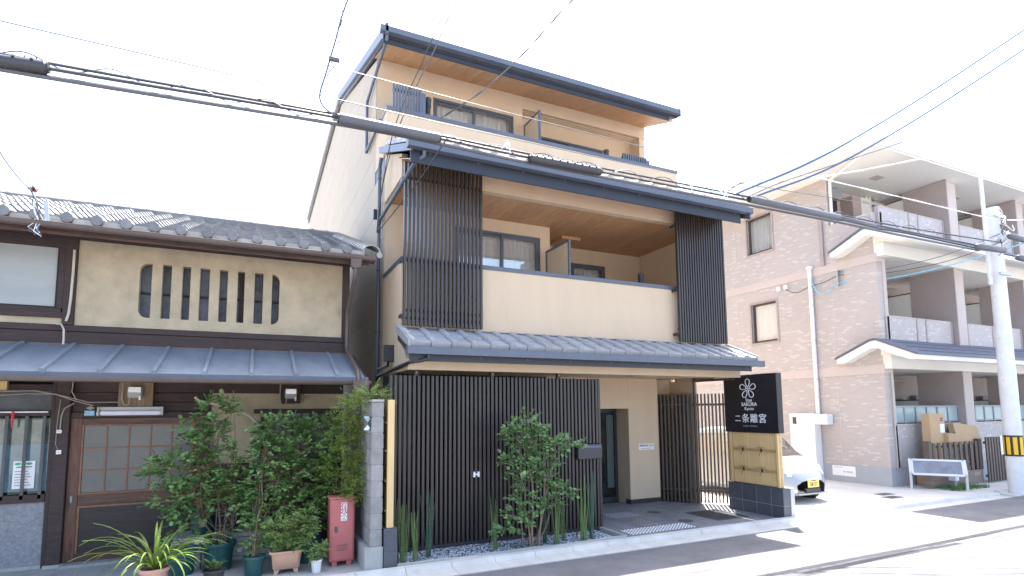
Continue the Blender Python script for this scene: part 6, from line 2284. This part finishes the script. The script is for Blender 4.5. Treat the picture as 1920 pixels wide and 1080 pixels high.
wire('faint thin wire passing before the top floor windows', [(.0, 7.3, 6.6), (2.13, 7.3, 6.56), (3.84, 7.3, 6.53), (7.5, 7.3, 6.5)], .0065, 'cable_grey')
wire('service drop hanging from above to the bundle left of the hotel', [(1.5, 6.0, 8.6), (.89, 6.25, 6.86), (.76, 6.33, 6.34), (.67, 6.36, 5.94), (.60, 6.39, 5.60), (.71, 6.42, 5.47), (.85, 6.45, 5.44)], 0.0100, 'cable_grey', twist=False)
random.seed(4)
b = MB()
for k in range(5):
    z = 6.9 - k * .22
    x = .88 - k * .045
    b.tube(smooth_pts([(x, 6.3, z), (x + random.uniform(-.16, .1), 6.3, z - .06), (x + random.uniform(-.05, .14), 6.3, z - .13), (x - .04, 6.32, z - .21)], 4), .006, 4)
b.cbox(.68, .80, 6.29, 6.33, 6.03, 6.075, .004)
tag(b.build('drop_tails', 'cable_grey'), 'loose wire tails and clamp on the drop wire left of the hotel', 'cable')
wire('straight drop wire from the top of the sky to the hotel downpipe', [(3.4, 6.2, 10.2), (2.57, 7.55, 8.28), (2.27, 8.1, 7.49), (2.0, 8.65, 6.70), (1.93, 9.2, 5.95), (1.94, 9.75, 5.21)], 0.0085, 'cable_black')
wire('twisted drop wire beside the straight one at the hotel corner', [(3.5, 6.1, 10.3), (2.62, 7.46, 8.20), (2.43, 7.92, 7.66), (2.22, 8.38, 7.15), (2.05, 8.83, 6.60), (1.94, 9.29, 5.90), (1.95, 9.75, 5.2)], 0.0085, 'cable_grey', twist=True)
wire('twisted drop wire from the sky to the top floor parapet', [(5.1, 4.2, 8.9), (4.55, 5.3, 8.35), (4.06, 6.49, 7.98), (3.76, 7.47, 7.69), (3.42, 8.46, 7.50), (3.05, 9.45, 7.46)], 0.0088, 'cable_grey', twist=True)
wire('short wire from the bundle down to the hotel downpipe', [(2.14, 6.45, 5.45), (2.16, 7.65, 5.43), (2.06, 8.7, 5.31), (1.95, 9.75, 5.20)], 0.0088, 'cable_black')
wire('upper thick blue wire rising to the right edge of the sky', [(17, 4.4, 11.6), (14.88, 4.8, 10.25), (11.47, 5.48, 7.98), (9.36, 5.82, 6.67), (8.41, 6.16, 6.13), (7.49, 6.5, 5.71), (7.3, 6.55, 5.61)], 0.0180, 'cable_blue')
wire('lower thick blue wire rising to the right edge of the sky', [(17, 4.4, 11.3), (14.78, 4.8, 9.8), (11.8, 5.48, 7.83), (9.97, 5.82, 6.71), (8.95, 6.16, 6.14), (7.94, 6.5, 5.72), (7.7, 6.55, 5.62)], 0.0180, 'cable_blue')
wire('thin grey wire above the blue wires at the right', [(17, 5.0, 12.3), (13.64, 5.48, 9.70), (10.97, 5.76, 7.90), (9.13, 6.04, 6.74), (7.94, 6.32, 6.06), (7.23, 6.6, 5.73)], .0100, 'cable_grey')
wire('pale twisted wire crossing the apartment roof line', [(18, 5.5, 8.7), (15.38, 5.8, 7.90), (12.15, 6.0, 6.98), (9.91, 6.2, 6.34), (8.43, 6.4, 5.99), (6.99, 6.6, 5.75)], .0065, 'cable_white', twist=True)
wire('light blue cable looping from the right edge to the apartment wall', [(19, 5.4, 6.6), (17.0, 6.1, 6.05), (16.2, 6.9, 5.72), (15.4, 7.9, 5.45), (14.75, 8.9, 5.33), (14.36, 9.62, 5.38), (14.36, 9.9, 5.20), (14.36, 10.2, 5.24), (14.36, 10.36, 5.55), (14.36, 10.44, 5.9)], 0.0163, 'cable_cyan')
wire('thin black service wire from the pole to the apartment flank', [(16.0, 6.65, 5.9), (15.5, 7.6, 5.6), (14.9, 8.8, 5.52), (14.36, 9.62, 5.62)], 0.0085, 'cable_black')
wire('second thin service wire from the pole to the apartment flank', [(16.0, 6.65, 6.1), (15.45, 7.6, 5.75), (14.9, 8.8, 5.62), (14.36, 9.62, 5.70)], 0.0085, 'cable_grey')
wire('looped black wire between the junction boxes on the apartment flank', [(14.36, 9.62, 5.6), (14.36, 10.0, 5.5), (14.36, 10.5, 5.45), (14.36, 10.9, 5.38), (14.36, 11.25, 5.56)], 0.0100, 'cable_black')
wire('thin sagging wire at the far left above the old tiled roof', [(-3.3, 8.25, 6.3), (-2.95, 8.3, 5.5), (-2.81, 8.34, 5.13), (-2.65, 8.38, 4.88), (-2.5, 8.40, 4.70), (-2.42, 8.40, 4.45)], 0.0085, 'cable_grey')
wire('white wire from the pole passing before the apartment third floor', [(18.5, 6.6, 6.9), (16.12, 6.62, 6.45), (12.5, 6.6, 6.35), (8.9, 6.6, 6.3)], .0065, 'cable_white', twist=True)

wire('highest grey wire running to the upper right corner', [(17, 4.6, 12.9), (14.3, 5.0, 10.6), (11.3, 5.6, 8.35), (9.2, 6.0, 6.95), (8.0, 6.3, 6.25), (7.1, 6.55, 5.62)], .010, 'cable_grey')
wire('thin grey wire sagging below the blue wires to the apartment roof', [(17.5, 4.9, 9.9), (14.6, 5.3, 8.55), (11.6, 5.8, 7.25), (9.6, 6.1, 6.45), (8.3, 6.4, 5.95), (7.6, 6.55, 5.62)], .009, 'cable_grey')
